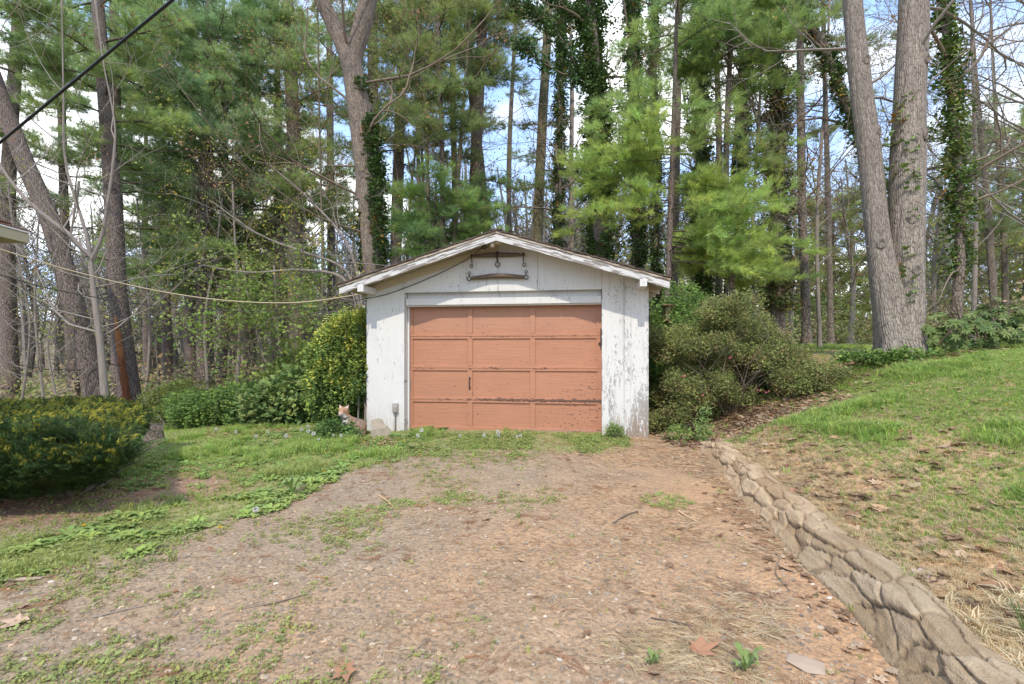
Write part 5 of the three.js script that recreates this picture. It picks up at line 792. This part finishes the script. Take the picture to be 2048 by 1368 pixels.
{
  const p = at(1336, 640, 9.6), t = thing('bird_feeder', 'wire mesh bird feeder hanging right of the garage eave', 'bird feeder', p), w = 0.085, h = 0.27, rusty = std([0.22, 0.12, 0.075], 0.85);
  mesh('roof', boxAt(-0.12, 0.12, h, h + 0.018, -0.11, 0.11), rusty, t); mesh('tray', boxAt(-0.105, 0.105, -0.02, 0, -0.1, 0.1), rusty, t);
  for (let k = 0; k < 10; k++) { const a = k / 10 * 6.283; const m = mesh('wire', new THREE.CylinderGeometry(0.003, 0.003, h, 5), rusty, t); m.position.set(Math.cos(a) * w, h / 2, Math.sin(a) * w); }
  mesh('seed_tube', new THREE.CylinderGeometry(0.05, 0.05, h * 0.9, 14), std([0.36, 0.29, 0.19], 0.9), t).position.y = h * 0.46;
  const b = new GB(); b.tube([V(0, h, 0), V(0.01, h + 0.6, 0), V(0.06, h + 2.4, 0.05)], [0.003, 0.003, 0.003], 5); b.build('hanger', rusty, t);
}
{
  const t = thing('carport', 'corner of a neighbouring roof with cream boards at the left edge', 'roof corner', at(62, 468, 5.6)), white = std([0.74, 0.73, 0.70], 0.6), cream = std([0.47, 0.40, 0.26], 0.75), brown = std([0.23, 0.12, 0.08], 0.95);
  const dir = V(-0.10, 0, -1).normalize(); t.rotation.y = Math.atan2(dir.x, dir.z) + Math.PI;
  // local z runs towards the camera along the eave, x to the left is into the roof
  mesh('gutter', boxAt(-0.08, 0.0, 0.0, 0.018, 0, 2.6, 0.005), white, t); mesh('gutter_face', boxAt(-0.07, -0.012, -0.11, -0.002, 0.008, 2.6, 0.006), cream, t);
  mesh('soffit', boxAt(-2.6, -0.072, -0.11, -0.095, 0.01, 2.6, 0.004), cream, t); mesh('end_board', boxAt(-2.6, -0.30, -0.26, -0.112, 0.16, 0.24, 0.006), cream, t);
  mesh('beam', boxAt(-0.62, -0.30, -0.27, -0.112, 0.25, 2.6, 0.006), cream, t);
  for (let k = 0; k < 12; k++) { const m = mesh('shingle_course', boxAt(-0.23 - k * 0.2, -0.02 - k * 0.2, 0.03 + k * 0.085, 0.045 + k * 0.085, -0.04, 2.6, 0.004), brown, t); m.rotation.z = 0; }
  const s = new THREE.Shape(); s.moveTo(-0.1, 0.02); s.lineTo(-2.5, 0.02); s.lineTo(-2.5, 1.0); const g = new THREE.ExtrudeGeometry(s, { depth: 0.06, bevelEnabled: false }); g.translate(0, 0, 0.05); mesh('gable_board', g, std([0.09, 0.07, 0.055], 0.9), t);
}
// ---------------------------------------------------------------- litter, sticks, weeds, grass
const inWall = (x, d) => x > wallX(d) - 0.02 && x < wallX(d) + 0.3 && d < 7.2;
const garageFree = (x, d) => { const q = garage.worldToLocal(V(x, 0.1, -d)); return !(Math.abs(q.x) < 2.3 && q.z < (Math.abs(q.x) < 1.55 ? -0.19 : 0.02)); };
const blade = (seed, n, h, w, lean) => { const r = rng(seed), b = new GB(); for (let k = 0; k < n; k++) { const a = r() * 6.283, o = V(Math.cos(k * 2.4) * 0.02 * r(), 0, Math.sin(k * 2.4) * 0.02 * r()), hh = h * (0.5 + 0.7 * r()), l = lean * (0.4 + r()), d = V(Math.cos(a), 0, Math.sin(a)), s = V(-d.z, 0, d.x).multiplyScalar(w / 2), m = o.clone().addScaledVector(d, l * 0.35 * hh).setY(hh * 0.6), t = o.clone().addScaledVector(d, l * hh).setY(hh * (1 - 0.25 * lean)); const i0 = b.v(o.x - s.x, 0, o.z - s.z), i1 = b.v(o.x + s.x, 0, o.z + s.z), i2 = b.v(m.x + s.x * 0.8, m.y, m.z + s.z * 0.8), i3 = b.v(m.x - s.x * 0.8, m.y, m.z - s.z * 0.8), i4 = b.v(t.x, t.y, t.z); b.quad(i0, i1, i2, i3); b.tri(i3, i2, i4); } return b.geo(true); };
const rosette = (seed, n, l, w, up) => { const r = rng(seed), b = new GB(); for (let k = 0; k < n; k++) { const a = k * 2.4 + r() * 0.5, d = V(Math.cos(a), 0, Math.sin(a)), s = V(-d.z, 0, d.x), ll = l * (0.6 + 0.5 * r()), e = up * (0.5 + r()); let p = null; for (let i = 0; i <= 4; i++) { const u = i / 4, c = d.clone().multiplyScalar(ll * u).setY(ll * e * Math.sin(u * 2.1) + 0.004), ww = w / 2 * Math.pow(Math.sin(Math.PI * (0.06 + 0.9 * u)), 0.8) * (u < 0.3 ? 0.55 : 1); const q = [b.v(c.x + s.x * ww, c.y + ww * 0.35, c.z + s.z * ww), b.v(c.x, c.y, c.z), b.v(c.x - s.x * ww, c.y + ww * 0.35, c.z - s.z * ww)]; if (p) { b.quad(p[0], p[1], q[1], q[0]); b.quad(p[1], p[2], q[2], q[1]); } p = q; } } return b.geo(); };
const nUp = (r, k = 0.3) => UP.clone().addScaledVector(rdir(r), k), flatDir = (r) => { const a = r() * 6.283; return V(Math.cos(a), 0, Math.sin(a)); };
{ // grass
  const r = rng(800), short = new Inst(blade(801, 9, 0.05, 0.0045, 0.7), leafy), mid = new Inst(blade(802, 9, 0.085, 0.0048, 0.8), leafy), dry = new Inst(blade(803, 8, 0.05, 0.0035, 1.3), leafy), G1 = [[0.21, 0.305, 0.062], [0.26, 0.345, 0.076], [0.18, 0.27, 0.056], [0.31, 0.345, 0.11]];
  for (let k = 0; k < 150000; k++) {
    const d = 1.4 + 12 * Math.pow(r(), 1.25), x = (r() * 2 - 1) * Math.min(9.5, 1.08 * d + 0.8); if (!garageFree(x, d) || inWall(x, d)) continue; if (d > 9.2 && x > -1 && x < 2.6) continue;
    const g = lawnAmount(x, d), bank = x > wallX(d); if (r() > g * (bank ? 0.95 : 0.9) + 0.012) continue;
    const big = fbm(x * 1.6, d * 1.6, 2, 810), s = (0.6 + 0.7 * r()) * (0.75 + 0.8 * ss(0.45, 0.75, big)) * (bank ? 1.0 : x > -1.3 ? 0.6 : 0.85);
    (s > 1.15 ? mid : short).add(onGround(x, d, -0.004), flatDir(r), nUp(r, 0.2), s, tint(r, bank || d > 6.2 ? G1[Math.floor(r() * 4)] : [0.25, 0.29, 0.085], 0.25));
  }
  for (let k = 0; k < 120000; k++) { const d = 1.7 + 7.2 * r(), x = wallX(d) + 0.3 + 7 * Math.pow(r(), 1.3); if (x > 1.1 * d + 0.5 || r() > lawnAmount(x, d) * 0.9) continue; short.add(onGround(x, d, -0.004), flatDir(r), nUp(r, 0.2), (0.6 + 0.7 * r()) * (0.75 + 0.7 * ss(0.45, 0.75, fbm(x * 1.6, d * 1.6, 2, 810))), tint(r, G1[Math.floor(r() * 4)], 0.25)); }
  for (let k = 0; k < 16000; k++) { const d = 1.6 + 6.5 * r(), x = wallX(d) + 0.3 + 4.5 * r() * r(); if (x > 1.1 * d + 0.5) continue; dry.add(onGround(x, d, -0.003), flatDir(r), nUp(r, 0.35), 0.5 + 0.8 * r(), tint(r, [0.42, 0.33, 0.19], 0.25)); }
  for (let k = 0; k < 50; k++) { const e = r(), d = 1.75 + 0.75 * r(), x = wallX(d) + 0.30 + 0.45 * e; dry.add(onGround(x, d, -0.003), flatDir(r), nUp(r, 0.3), 1.3 + 1.3 * r(), tint(r, [0.5, 0.42, 0.27], 0.2)); }
  for (let k = 0; k < 130; k++) mid.add(onGround(3.8 + 1.1 * r(), 8.75 + 0.6 * r(), 0), flatDir(r), nUp(r, 0.2), 1.4 + 1.2 * r(), tint(r, [0.23, 0.34, 0.06], 0.2));
  tag(short.build('grass', scene), 'short green grass of the lawn and the bank', 'grass'); tag(mid.build('tall_grass', scene), 'longer tufts of grass scattered in the lawn', 'grass'); tag(dry.build('dry_grass', scene), 'dry straw coloured grass on the bank', 'dry grass');
}
{ // weeds with broad leaves along the drive edge, small sprigs on the drive
  const r = rng(820), big = new Inst(rosette(821, 8, 0.12, 0.046, 0.32), leafy), sm = new Inst(leafCluster(822, 12, 0.035, 0.022, 0.014, 0.4), leafy);
  for (let k = 0; k < 5200; k++) { const d = 2.7 + 3.4 * r(), e = r() * 1.15, x = driveX(d) - e + 0.12; if (fbm(x * 4, d * 4, 2, 823) < 0.49 || Math.hypot((x + 3.3) / 0.9, (d - 5.2) / 0.5) < 1) continue; if (r() < 0.8) continue; big.add(onGround(x, d, 0.0), flatDir(r), nUp(r, 0.25), 0.3 + 0.5 * r(), tint(r, [0.215, 0.285, 0.075], 0.3)); }
  for (let k = 0; k < 500; k++) { const d = 5 + 4 * r(), x = driveX(d) - 3.2 * r(); if (garageFree(x, d)) big.add(onGround(x, d), flatDir(r), nUp(r, 0.2), 0.4 + 0.45 * r(), tint(r, [0.17, 0.255, 0.06], 0.25)); }
  for (let k = 0; k < 20000; k++) { const d = 1.6 + 6.4 * Math.pow(r(), 1.3), x = lerp(-1.1 * d - 0.2, wallX(d) - 0.05, r()), n = fbm(x * 1.5 + 4, d * 1.5, 3, 826) + 0.15 * ss(0.5, -1.5, x) - 0.12 * ss(0.2, 1.4, x); if (n + (r() - 0.5) * 0.26 < 0.72 || !garageFree(x, d)) continue; sm.add(onGround(x, d, 0.008), flatDir(r), nUp(r, 0.4), 0.5 + 0.8 * r(), tint(r, [0.235, 0.255, 0.085], 0.3)); }
  for (let k = 0; k < 2600; k++) { const d = 6.3 + 1.5 * r(), x = -1.6 + 3.4 * r(); if (fbm(x * 2, d * 2, 2, 828) < 0.47 || !garageFree(x, d)) continue; sm.add(onGround(x, d, 0.015), flatDir(r), nUp(r, 0.4), 0.8 + 0.9 * r(), tint(r, [0.22, 0.26, 0.075], 0.3)); }
  for (const [px, py, n, s] of [[1335, 1005, 90, 0.24], [905, 1000, 60, 0.2], [720, 1030, 60, 0.22], [790, 1010, 60, 0.18]]) { const c = onPixel(px, py); for (let k = 0; k < n; k++) { const a = r() * 6.28, q = s * Math.sqrt(r()), x = c.x + Math.cos(a) * q, d = -c.z + Math.sin(a) * q; sm.add(onGround(x, d, 0.01), flatDir(r), nUp(r, 0.4), 0.6 + 0.5 * r(), tint(r, [0.25, 0.3, 0.09], 0.25)); } }
  tag(big.build('broadleaf_weeds', scene), 'broad leaved weeds along the edge of the gravel', 'weeds'); tag(sm.build('small_weeds', scene), 'tiny green weeds sprinkled over the drive', 'weeds');
}
{ // gravel, straw and fallen leaves
  const r = rng(840), st = (s) => { const g = new THREE.IcosahedronGeometry(1, 0), p = g.attributes.position, q = {}; const rr = rng(s); for (let i = 0; i < p.count; i++) { const k = [p.getX(i), p.getY(i), p.getZ(i)].map((v) => v.toFixed(3)).join(); q[k] ??= 0.7 + 0.6 * rr(); p.setXYZ(i, p.getX(i) * q[k] * 1.2, p.getY(i) * q[k] * 0.42, p.getZ(i) * q[k] * 0.85); } g.computeVertexNormals(); return g; };
  const stones = [new Inst(st(841), std([1, 1, 1], 0.9)), new Inst(st(842), std([1, 1, 1], 0.9))], sc = [[0.27, 0.20, 0.138], [0.34, 0.25, 0.17], [0.21, 0.16, 0.118], [0.42, 0.325, 0.225], [0.30, 0.19, 0.115]];
  for (let k = 0; k < 42000; k++) { const d = 1.5 + 6 * Math.pow(r(), 1.5), x = lerp(-1.1 * d - 0.1, wallX(d) - 0.03, r()); const n = fbm(x * 1.3, d * 1.3, 3, 845) + 0.22 * ss(0.8, -1.2, x) - 0.05; if (n + (r() - 0.5) * 0.4 < 0.5 || lawnAmount(x, d) > 0.5 || !garageFree(x, d)) continue; const s = 0.004 + 0.012 * Math.pow(r(), 4); const c = r() < 0.008 ? [0.62, 0.54, 0.45] : sc[Math.floor(r() * 5)]; stones[k & 1].add(onGround(x, d, s * 0.12), flatDir(r), nUp(r, 0.35), s, tint(r, c, 0.25)); }
  const straw = (() => { const b = new GB(), q = rng(846); for (let k = 0; k < 5; k++) { const a = q() * 0.9 - 0.45, o = V((q() - 0.5) * 0.05, 0.002 + 0.004 * q(), (q() - 0.5) * 0.04), d = V(Math.cos(a), 0.03 * (q() - 0.3), Math.sin(a)), m = o.clone().addScaledVector(d, 0.05).add(V(0, 0.006 * q(), 0.006 * (q() - 0.5))), e = o.clone().addScaledVector(d, 0.1).add(V(0, 0, 0.014 * (q() - 0.5))); b.tube([o, m, e], [0.0011, 0.0011, 0.0007], 3); } return b.geo(); })();
  const S = new Inst(straw, std([1, 1, 1], 0.95));
  for (let k = 0; k < 11000; k++) { const d = 1.6 + 6 * Math.pow(r(), 1.2), e = Math.pow(r(), 2.2) * 3.2, x = wallX(d) - 0.02 - e; const n = fbm(x * 1.8 + 2, d * 1.8, 3, 847); if (n < 0.42 + 0.10 * ss(0.4, 2.4, e) + (r() - 0.5) * 0.1 || !garageFree(x, d)) continue; S.add(onGround(x, d, 0.001), flatDir(r), nUp(r, 0.12), (0.5 + 0.6 * r()) * lerp(1, 0.7, ss(0.5, 1.5, e)), tint(r, r() < 0.45 ? [0.40, 0.25, 0.145] : [0.56, 0.42, 0.26], 0.28)); }
  for (let k = 0; k < 420; k++) { const c = [[1350, 1290], [1500, 1250], [1420, 1340], [1290, 1310]][k & 3], p = onPixel(c[0] + (r() - 0.5) * 190, c[1] + (r() - 0.5) * 70); S.add(p.setY(p.y + 0.008 * r()), flatDir(r), nUp(r, 0.18), 0.5 + 0.6 * r(), tint(r, [0.56, 0.43, 0.26], 0.2)); }
  for (let k = 0; k < 1800; k++) { const d = 1.6 + 6 * r(), x = lerp(-1.1 * d, 1, r()); if (fbm(x * 1.4, d * 1.4, 3, 848) < 0.55) continue; S.add(onGround(x, d, 0.001), flatDir(r), nUp(r, 0.1), 0.6 + 0.7 * r(), tint(r, [0.36, 0.18, 0.09], 0.25)); }
  const leaf = (s) => { const q = rng(s), b = new GB(), c = b.v(0, 0.01, 0), n = 14, rim = []; for (let k = 0; k < n; k++) { const a = k / n * 6.283, rr = 0.05 * (k % 2 ? 0.62 : 1) * (0.8 + 0.4 * q()) * (1 + 0.5 * Math.cos(a)); rim.push(b.v(Math.cos(a) * rr * 1.2, 0.006 + 0.022 * q(), Math.sin(a) * rr)); } for (let k = 0; k < n; k++) b.tri(c, rim[(k + 1) % n], rim[k]); return b.geo(true); };
  const leafG = [leaf(851), leaf(852), leaf(853)], lm = leafMat(0.15, 0.9), L = leafG.map((g) => new Inst(g, lm)), lc = [[0.21, 0.125, 0.075], [0.28, 0.18, 0.11], [0.15, 0.09, 0.058], [0.33, 0.235, 0.155]];
  const drop = (x, d, s) => { if (garageFree(x, d)) L[Math.floor(r() * 3)].add(onGround(x, d, 0.002), flatDir(r), nUp(r, 0.4), s, tint(r, lc[Math.floor(r() * 4)], 0.25)); };
  for (let k = 0; k < 2600; k++) { const d = 6.4 + 2.2 * r(), x = 2.4 + 3.4 * r(); if (Math.abs(d - 7.3 - 0.28 * (x - 3)) > 0.28 + 0.5 * r() * r()) continue; drop(x, d, 0.55 + 0.6 * r()); }
  for (let k = 0; k < 1800; k++) drop(2.2 + 2.6 * r(), 6.9 + 2.0 * r(), 0.6 + 0.6 * r());
  for (let k = 0; k < 900; k++) { const x = 4.5 + 5 * r(); drop(x, 7.2 + 1.1 * r() + 0.04 * x, 0.6 + 0.6 * r()); }
  for (let k = 0; k < 620; k++) { const d = 1.9 + 6 * r(); drop(wallX(d) + 0.35 + 3.6 * r() * r(), d, 0.5 + 0.7 * r()); }
  for (let k = 0; k < 300; k++) { const d = 2 + 5.5 * r(); drop(wallX(d) - 0.05 - 0.5 * r() * r(), d, 0.22 + 0.4 * r()); }
  for (let k = 0; k < 60; k++) { const d = 1.8 + 5 * r(); drop(lerp(-d, 1.4, r()), d, 0.25 + 0.45 * r()); }
  for (let k = 0; k < 420; k++) { const c = onPixel(500 + 90 * (r() - 0.5) * 2, 862 + 14 * (r() - 0.5) * 2); drop(c.x, -c.z, 0.4 + 0.4 * r()); }
  for (let k = 0; k < 240; k++) { const c = onPixel(752 + 45 * (r() - 0.5) * 2, 884 + 9 * (r() - 0.5) * 2); drop(c.x, -c.z, 0.3 + 0.3 * r()); }
  stones.forEach((s, i) => tag(s.build('gravel', scene), i ? 'dark and pale gravel bits in the dirt drive' : 'small flat gravel stones scattered over the dirt drive', 'gravel'));
  tag(S.build('pine_straw', scene), 'fallen pine needles and dry straw along the kerb wall', 'straw'); L.forEach((s, i) => tag(s.build('fallen_leaves', scene), ['brown dead leaves heaped under the azalea', 'dead leaves scattered on the bank', 'curled brown leaves along the kerb wall'][i], 'dead leaves'));
  // leaves and sticks that one can point to
  for (const [px, py, s, l] of [[1395, 1318, 1.3, 'curled brown oak leaf on straw near the bottom edge'], [690, 1345, 1.1, 'brown oak leaf lying alone on the gravel at the bottom edge'], [42, 1248, 1.2, 'tan oak leaf on the gravel at the lower left'], [1840, 1152, 1.1, 'pale grey brown leaf on the bank close to the kerb wall'], [1592, 990, 0.8, 'dead leaf on the bank just above the kerb wall'], [2010, 1155, 1.3, 'large brown leaf in dry grass at the right edge'], [1588, 1088, 0.8, 'round orange brown leaf against the kerb wall']]) {
    const m = mesh('oak_leaf', leafG[px % 3], std(px === 1840 ? [0.42, 0.34, 0.29] : px === 42 ? [0.46, 0.32, 0.22] : [0.33, 0.17, 0.095], 0.9, { side: THREE.DoubleSide }), scene); m.position.copy(onPixel(px, py, 0.004)); m.rotation.set(0.2, px, 0.25); m.scale.setScalar(s); tag(m, l, 'leaf');
  }
  const stick = (label, pts, w, m, name = 'stick') => { const P = pts.map(([x, y], i) => onPixel(x, y, w * 0.7 + (i === 1 ? 0.006 : 0))), c = new THREE.CatmullRomCurve3(P).getPoints(14), b = new GB(); b.tube(c, c.map((_, i) => w * (1 - 0.55 * i / 14) * (0.85 + 0.3 * vn(i, w * 900, 870))), 6, { cap: true }); tag(b.build(name, m, scene), label, name === 'stick' ? 'stick' : name.replace('_', ' ')); };
  stick('dark forked twig on the drive below the right part of the door', [[1226, 1052], [1252, 1036], [1276, 1024]], 0.008, K.twigDark); stick('long thin stick lying across the gravel left of the middle', [[480, 1228], [545, 1212], [612, 1197]], 0.006, K.twigBrown);
  stick('thin twig on the gravel at the lower left', [[185, 1243], [240, 1230], [292, 1214]], 0.005, K.twigGrey); stick('pale splinter of wood on the gravel below the concrete block', [[757, 992], [772, 1004], [788, 1018]], 0.010, std([0.50, 0.34, 0.2]), 'wood_splinter'); stick('pale splinter of wood near the kerb wall', [[1356, 1026], [1375, 1038], [1398, 1052]], 0.010, std([0.55, 0.38, 0.22]), 'wood_splinter');
  stick('dark twig in the straw near the bottom edge', [[1302, 1243], [1350, 1255], [1396, 1266]], 0.005, K.twigDark); stick('curved twig beside the kerb wall', [[1560, 1120], [1552, 1150], [1580, 1188]], 0.005, K.twigBrown);
  for (const [px, py, sx, sz, ry, c, l, nm] of [[30, 1168, 0.12, 0.035, 0.15, [0.40, 0.29, 0.22], 'flat tan slab of bark at the left edge of the gravel', 'bark_piece'], [1610, 1335, 0.06, 0.10, 0.5, [0.40, 0.30, 0.22], 'flat tan flake of wood between straw and kerb wall', 'bark_piece'], [1490, 1131, 0.022, 0.018, 0.4, [0.38, 0.33, 0.27], 'small grey stone on the clay beside the kerb wall', 'stone'], [352, 1187, 0.014, 0.014, 0.4, [0.26, 0.15, 0.08], 'round brown nut on the gravel', 'nut']]) { const m = mesh(nm, st(px), std(c), scene); m.position.copy(onPixel(px, py, 0.008)); m.rotation.y = ry; m.scale.set(sx, nm === 'bark_piece' ? 0.03 : nm === 'nut' ? 0.03 : 0.025, sz); tag(m, l, nm.replace('_', ' ')); }
}
{ // rosettes at the bottom edge, dandelions
  const g = rosette(880, 9, 0.075, 0.026, 0.9), lm = new THREE.MeshPhysicalMaterial({ color: rgb(0.21, 0.30, 0.075), roughness: 0.8, transmission: 0.35, thickness: 0, side: THREE.DoubleSide });
  for (const [px, py, s, l] of [[1490, 1346, 1.15, 'bright green seedling at the bottom edge right of the straw'], [1304, 1335, 0.7, 'small green seedling at the bottom edge left of the oak leaf'], [585, 990, 1.7, 'large clump of bright green leaves at the end of the weedy strip']]) { const m = mesh('seedling', g, lm, scene); m.position.copy(onPixel(px, py, 0.0)); m.scale.setScalar(s); tag(m, l, 'seedling'); }
  const tuft = blade(881, 26, 0.26, 0.006, 0.75), m = mesh('grass_tuft', tuft, new THREE.MeshPhysicalMaterial({ color: rgb(0.19, 0.27, 0.07), roughness: 0.8, transmission: 0.35, thickness: 0, side: THREE.DoubleSide }), scene); m.position.copy(onGround(2.28, 2.2)); tag(m, 'long green grass tuft on top of the kerb wall at lower right', 'grass tuft');
  const r = rng(882), yel = std([0.75, 0.50, 0.02], 0.7), puffM = new THREE.MeshPhysicalMaterial({ color: rgb(0.75, 0.73, 0.70), roughness: 1, transmission: 0.5, thickness: 0, side: THREE.DoubleSide }), green = std([0.17, 0.22, 0.07]);
  const head = (() => { const b = new GB(), q = rng(883); for (let k = 0; k < 46; k++) { const a = k * 2.4, el = 0.25 + 1.2 * q(), d = V(Math.cos(a) * Math.cos(el), Math.sin(el), Math.sin(a) * Math.cos(el)), s = V(-d.z, 0, d.x).normalize().multiplyScalar(0.0028); b.tri(b.v(-s.x, 0, -s.z), b.v(s.x, 0, s.z), b.v(d.x * 0.021 + s.x, d.y * 0.018, d.z * 0.021 + s.z)); } return b.geo(true); })();
  const puff = (() => { const b = new GB(), q = rng(884); for (let k = 0; k < 90; k++) { const d = rdir(q), s = rdir(q).cross(d).normalize().multiplyScalar(0.0045), t = s.clone().cross(d); b.tri(b.v(d.x * 0.024 + s.x, d.y * 0.024 + s.y, d.z * 0.024 + s.z), b.v(d.x * 0.024 - s.x, d.y * 0.024 - s.y, d.z * 0.024 - s.z), b.v(d.x * 0.012 + t.x, d.y * 0.012 + t.y, d.z * 0.012 + t.z)); } return b.geo(true); })();
  const stalk = new THREE.CylinderGeometry(0.0022, 0.0026, 1, 5).translate(0, 0.5, 0);
  const mk = (name, headGeo, hm, hgt) => { const t = thing(name, '', 'dandelion'); const s = mesh('stalk', stalk, green, t); s.scale.y = hgt; const h = mesh('flower_head', headGeo, hm, t); h.position.y = hgt; return t; };
  const Y = mk('dandelion', head, yel, 0.05), P = mk('dandelion_clock', puff, puffM, 0.16); let ny = 0, np = 0;
  const put = (proto, n, px, py, s, label, group) => { const o = n ? proto.clone() : proto; if (n) { o.name = numbered(proto.name.replace(/_\d+$/, '')); scene.add(o); } o.position.copy(onPixel(px, py)); o.rotation.set(0.15 * (r() - 0.5), r() * 6, 0.15 * (r() - 0.5)); o.scale.setScalar(s); tag(o, label, 'dandelion', group); };
  put(Y, ny++, 441, 1074, 1.1, 'yellow dandelion among the broad weeds, nearest to the camera'); put(Y, ny++, 648, 956, 1.1, 'yellow dandelion at the corner where lawn meets gravel'); put(Y, ny++, 168, 1067, 1.1, 'yellow dandelion in the weeds beside the hedge'); put(Y, ny++, 262, 1025, 1, 'yellow dandelion on the bare soil beside the weeds');
  for (let k = 0; k < 16; k++) put(Y, ny++, 460 + 380 * r(), 880 + 36 * r(), 0.9, 'small yellow dandelion dotted in the grass left of the door', 'yellow dandelions in the left lawn');
  for (const [x, y] of [[1370, 868], [1772, 862], [2014, 770], [2010, 822]]) put(Y, ny++, x, y, 0.9, ['yellow dandelion near the weed at the wall end', 'yellow dandelion in the middle of the bank grass', 'yellow dandelion at the right edge, upper of two', 'yellow dandelion at the right edge, lower of two'][ny - 21], undefined);
  put(P, np++, 512, 1063, 1.0, 'white dandelion clock beside the gravel, nearest to the camera');
  for (let k = 0; k < 22; k++) { const a = k < 12; put(P, np++, a ? 430 + 260 * r() : 760 + 360 * r(), a ? 868 + 40 * r() : 888 + 8 * r(), 0.75 + 0.5 * r(), a ? 'white dandelion clock standing in the left lawn' : 'white dandelion clock at the foot of the orange door', a ? 'dandelion clocks in the left lawn' : 'dandelion clocks by the door'); }
}
renderer.render(scene, camera);
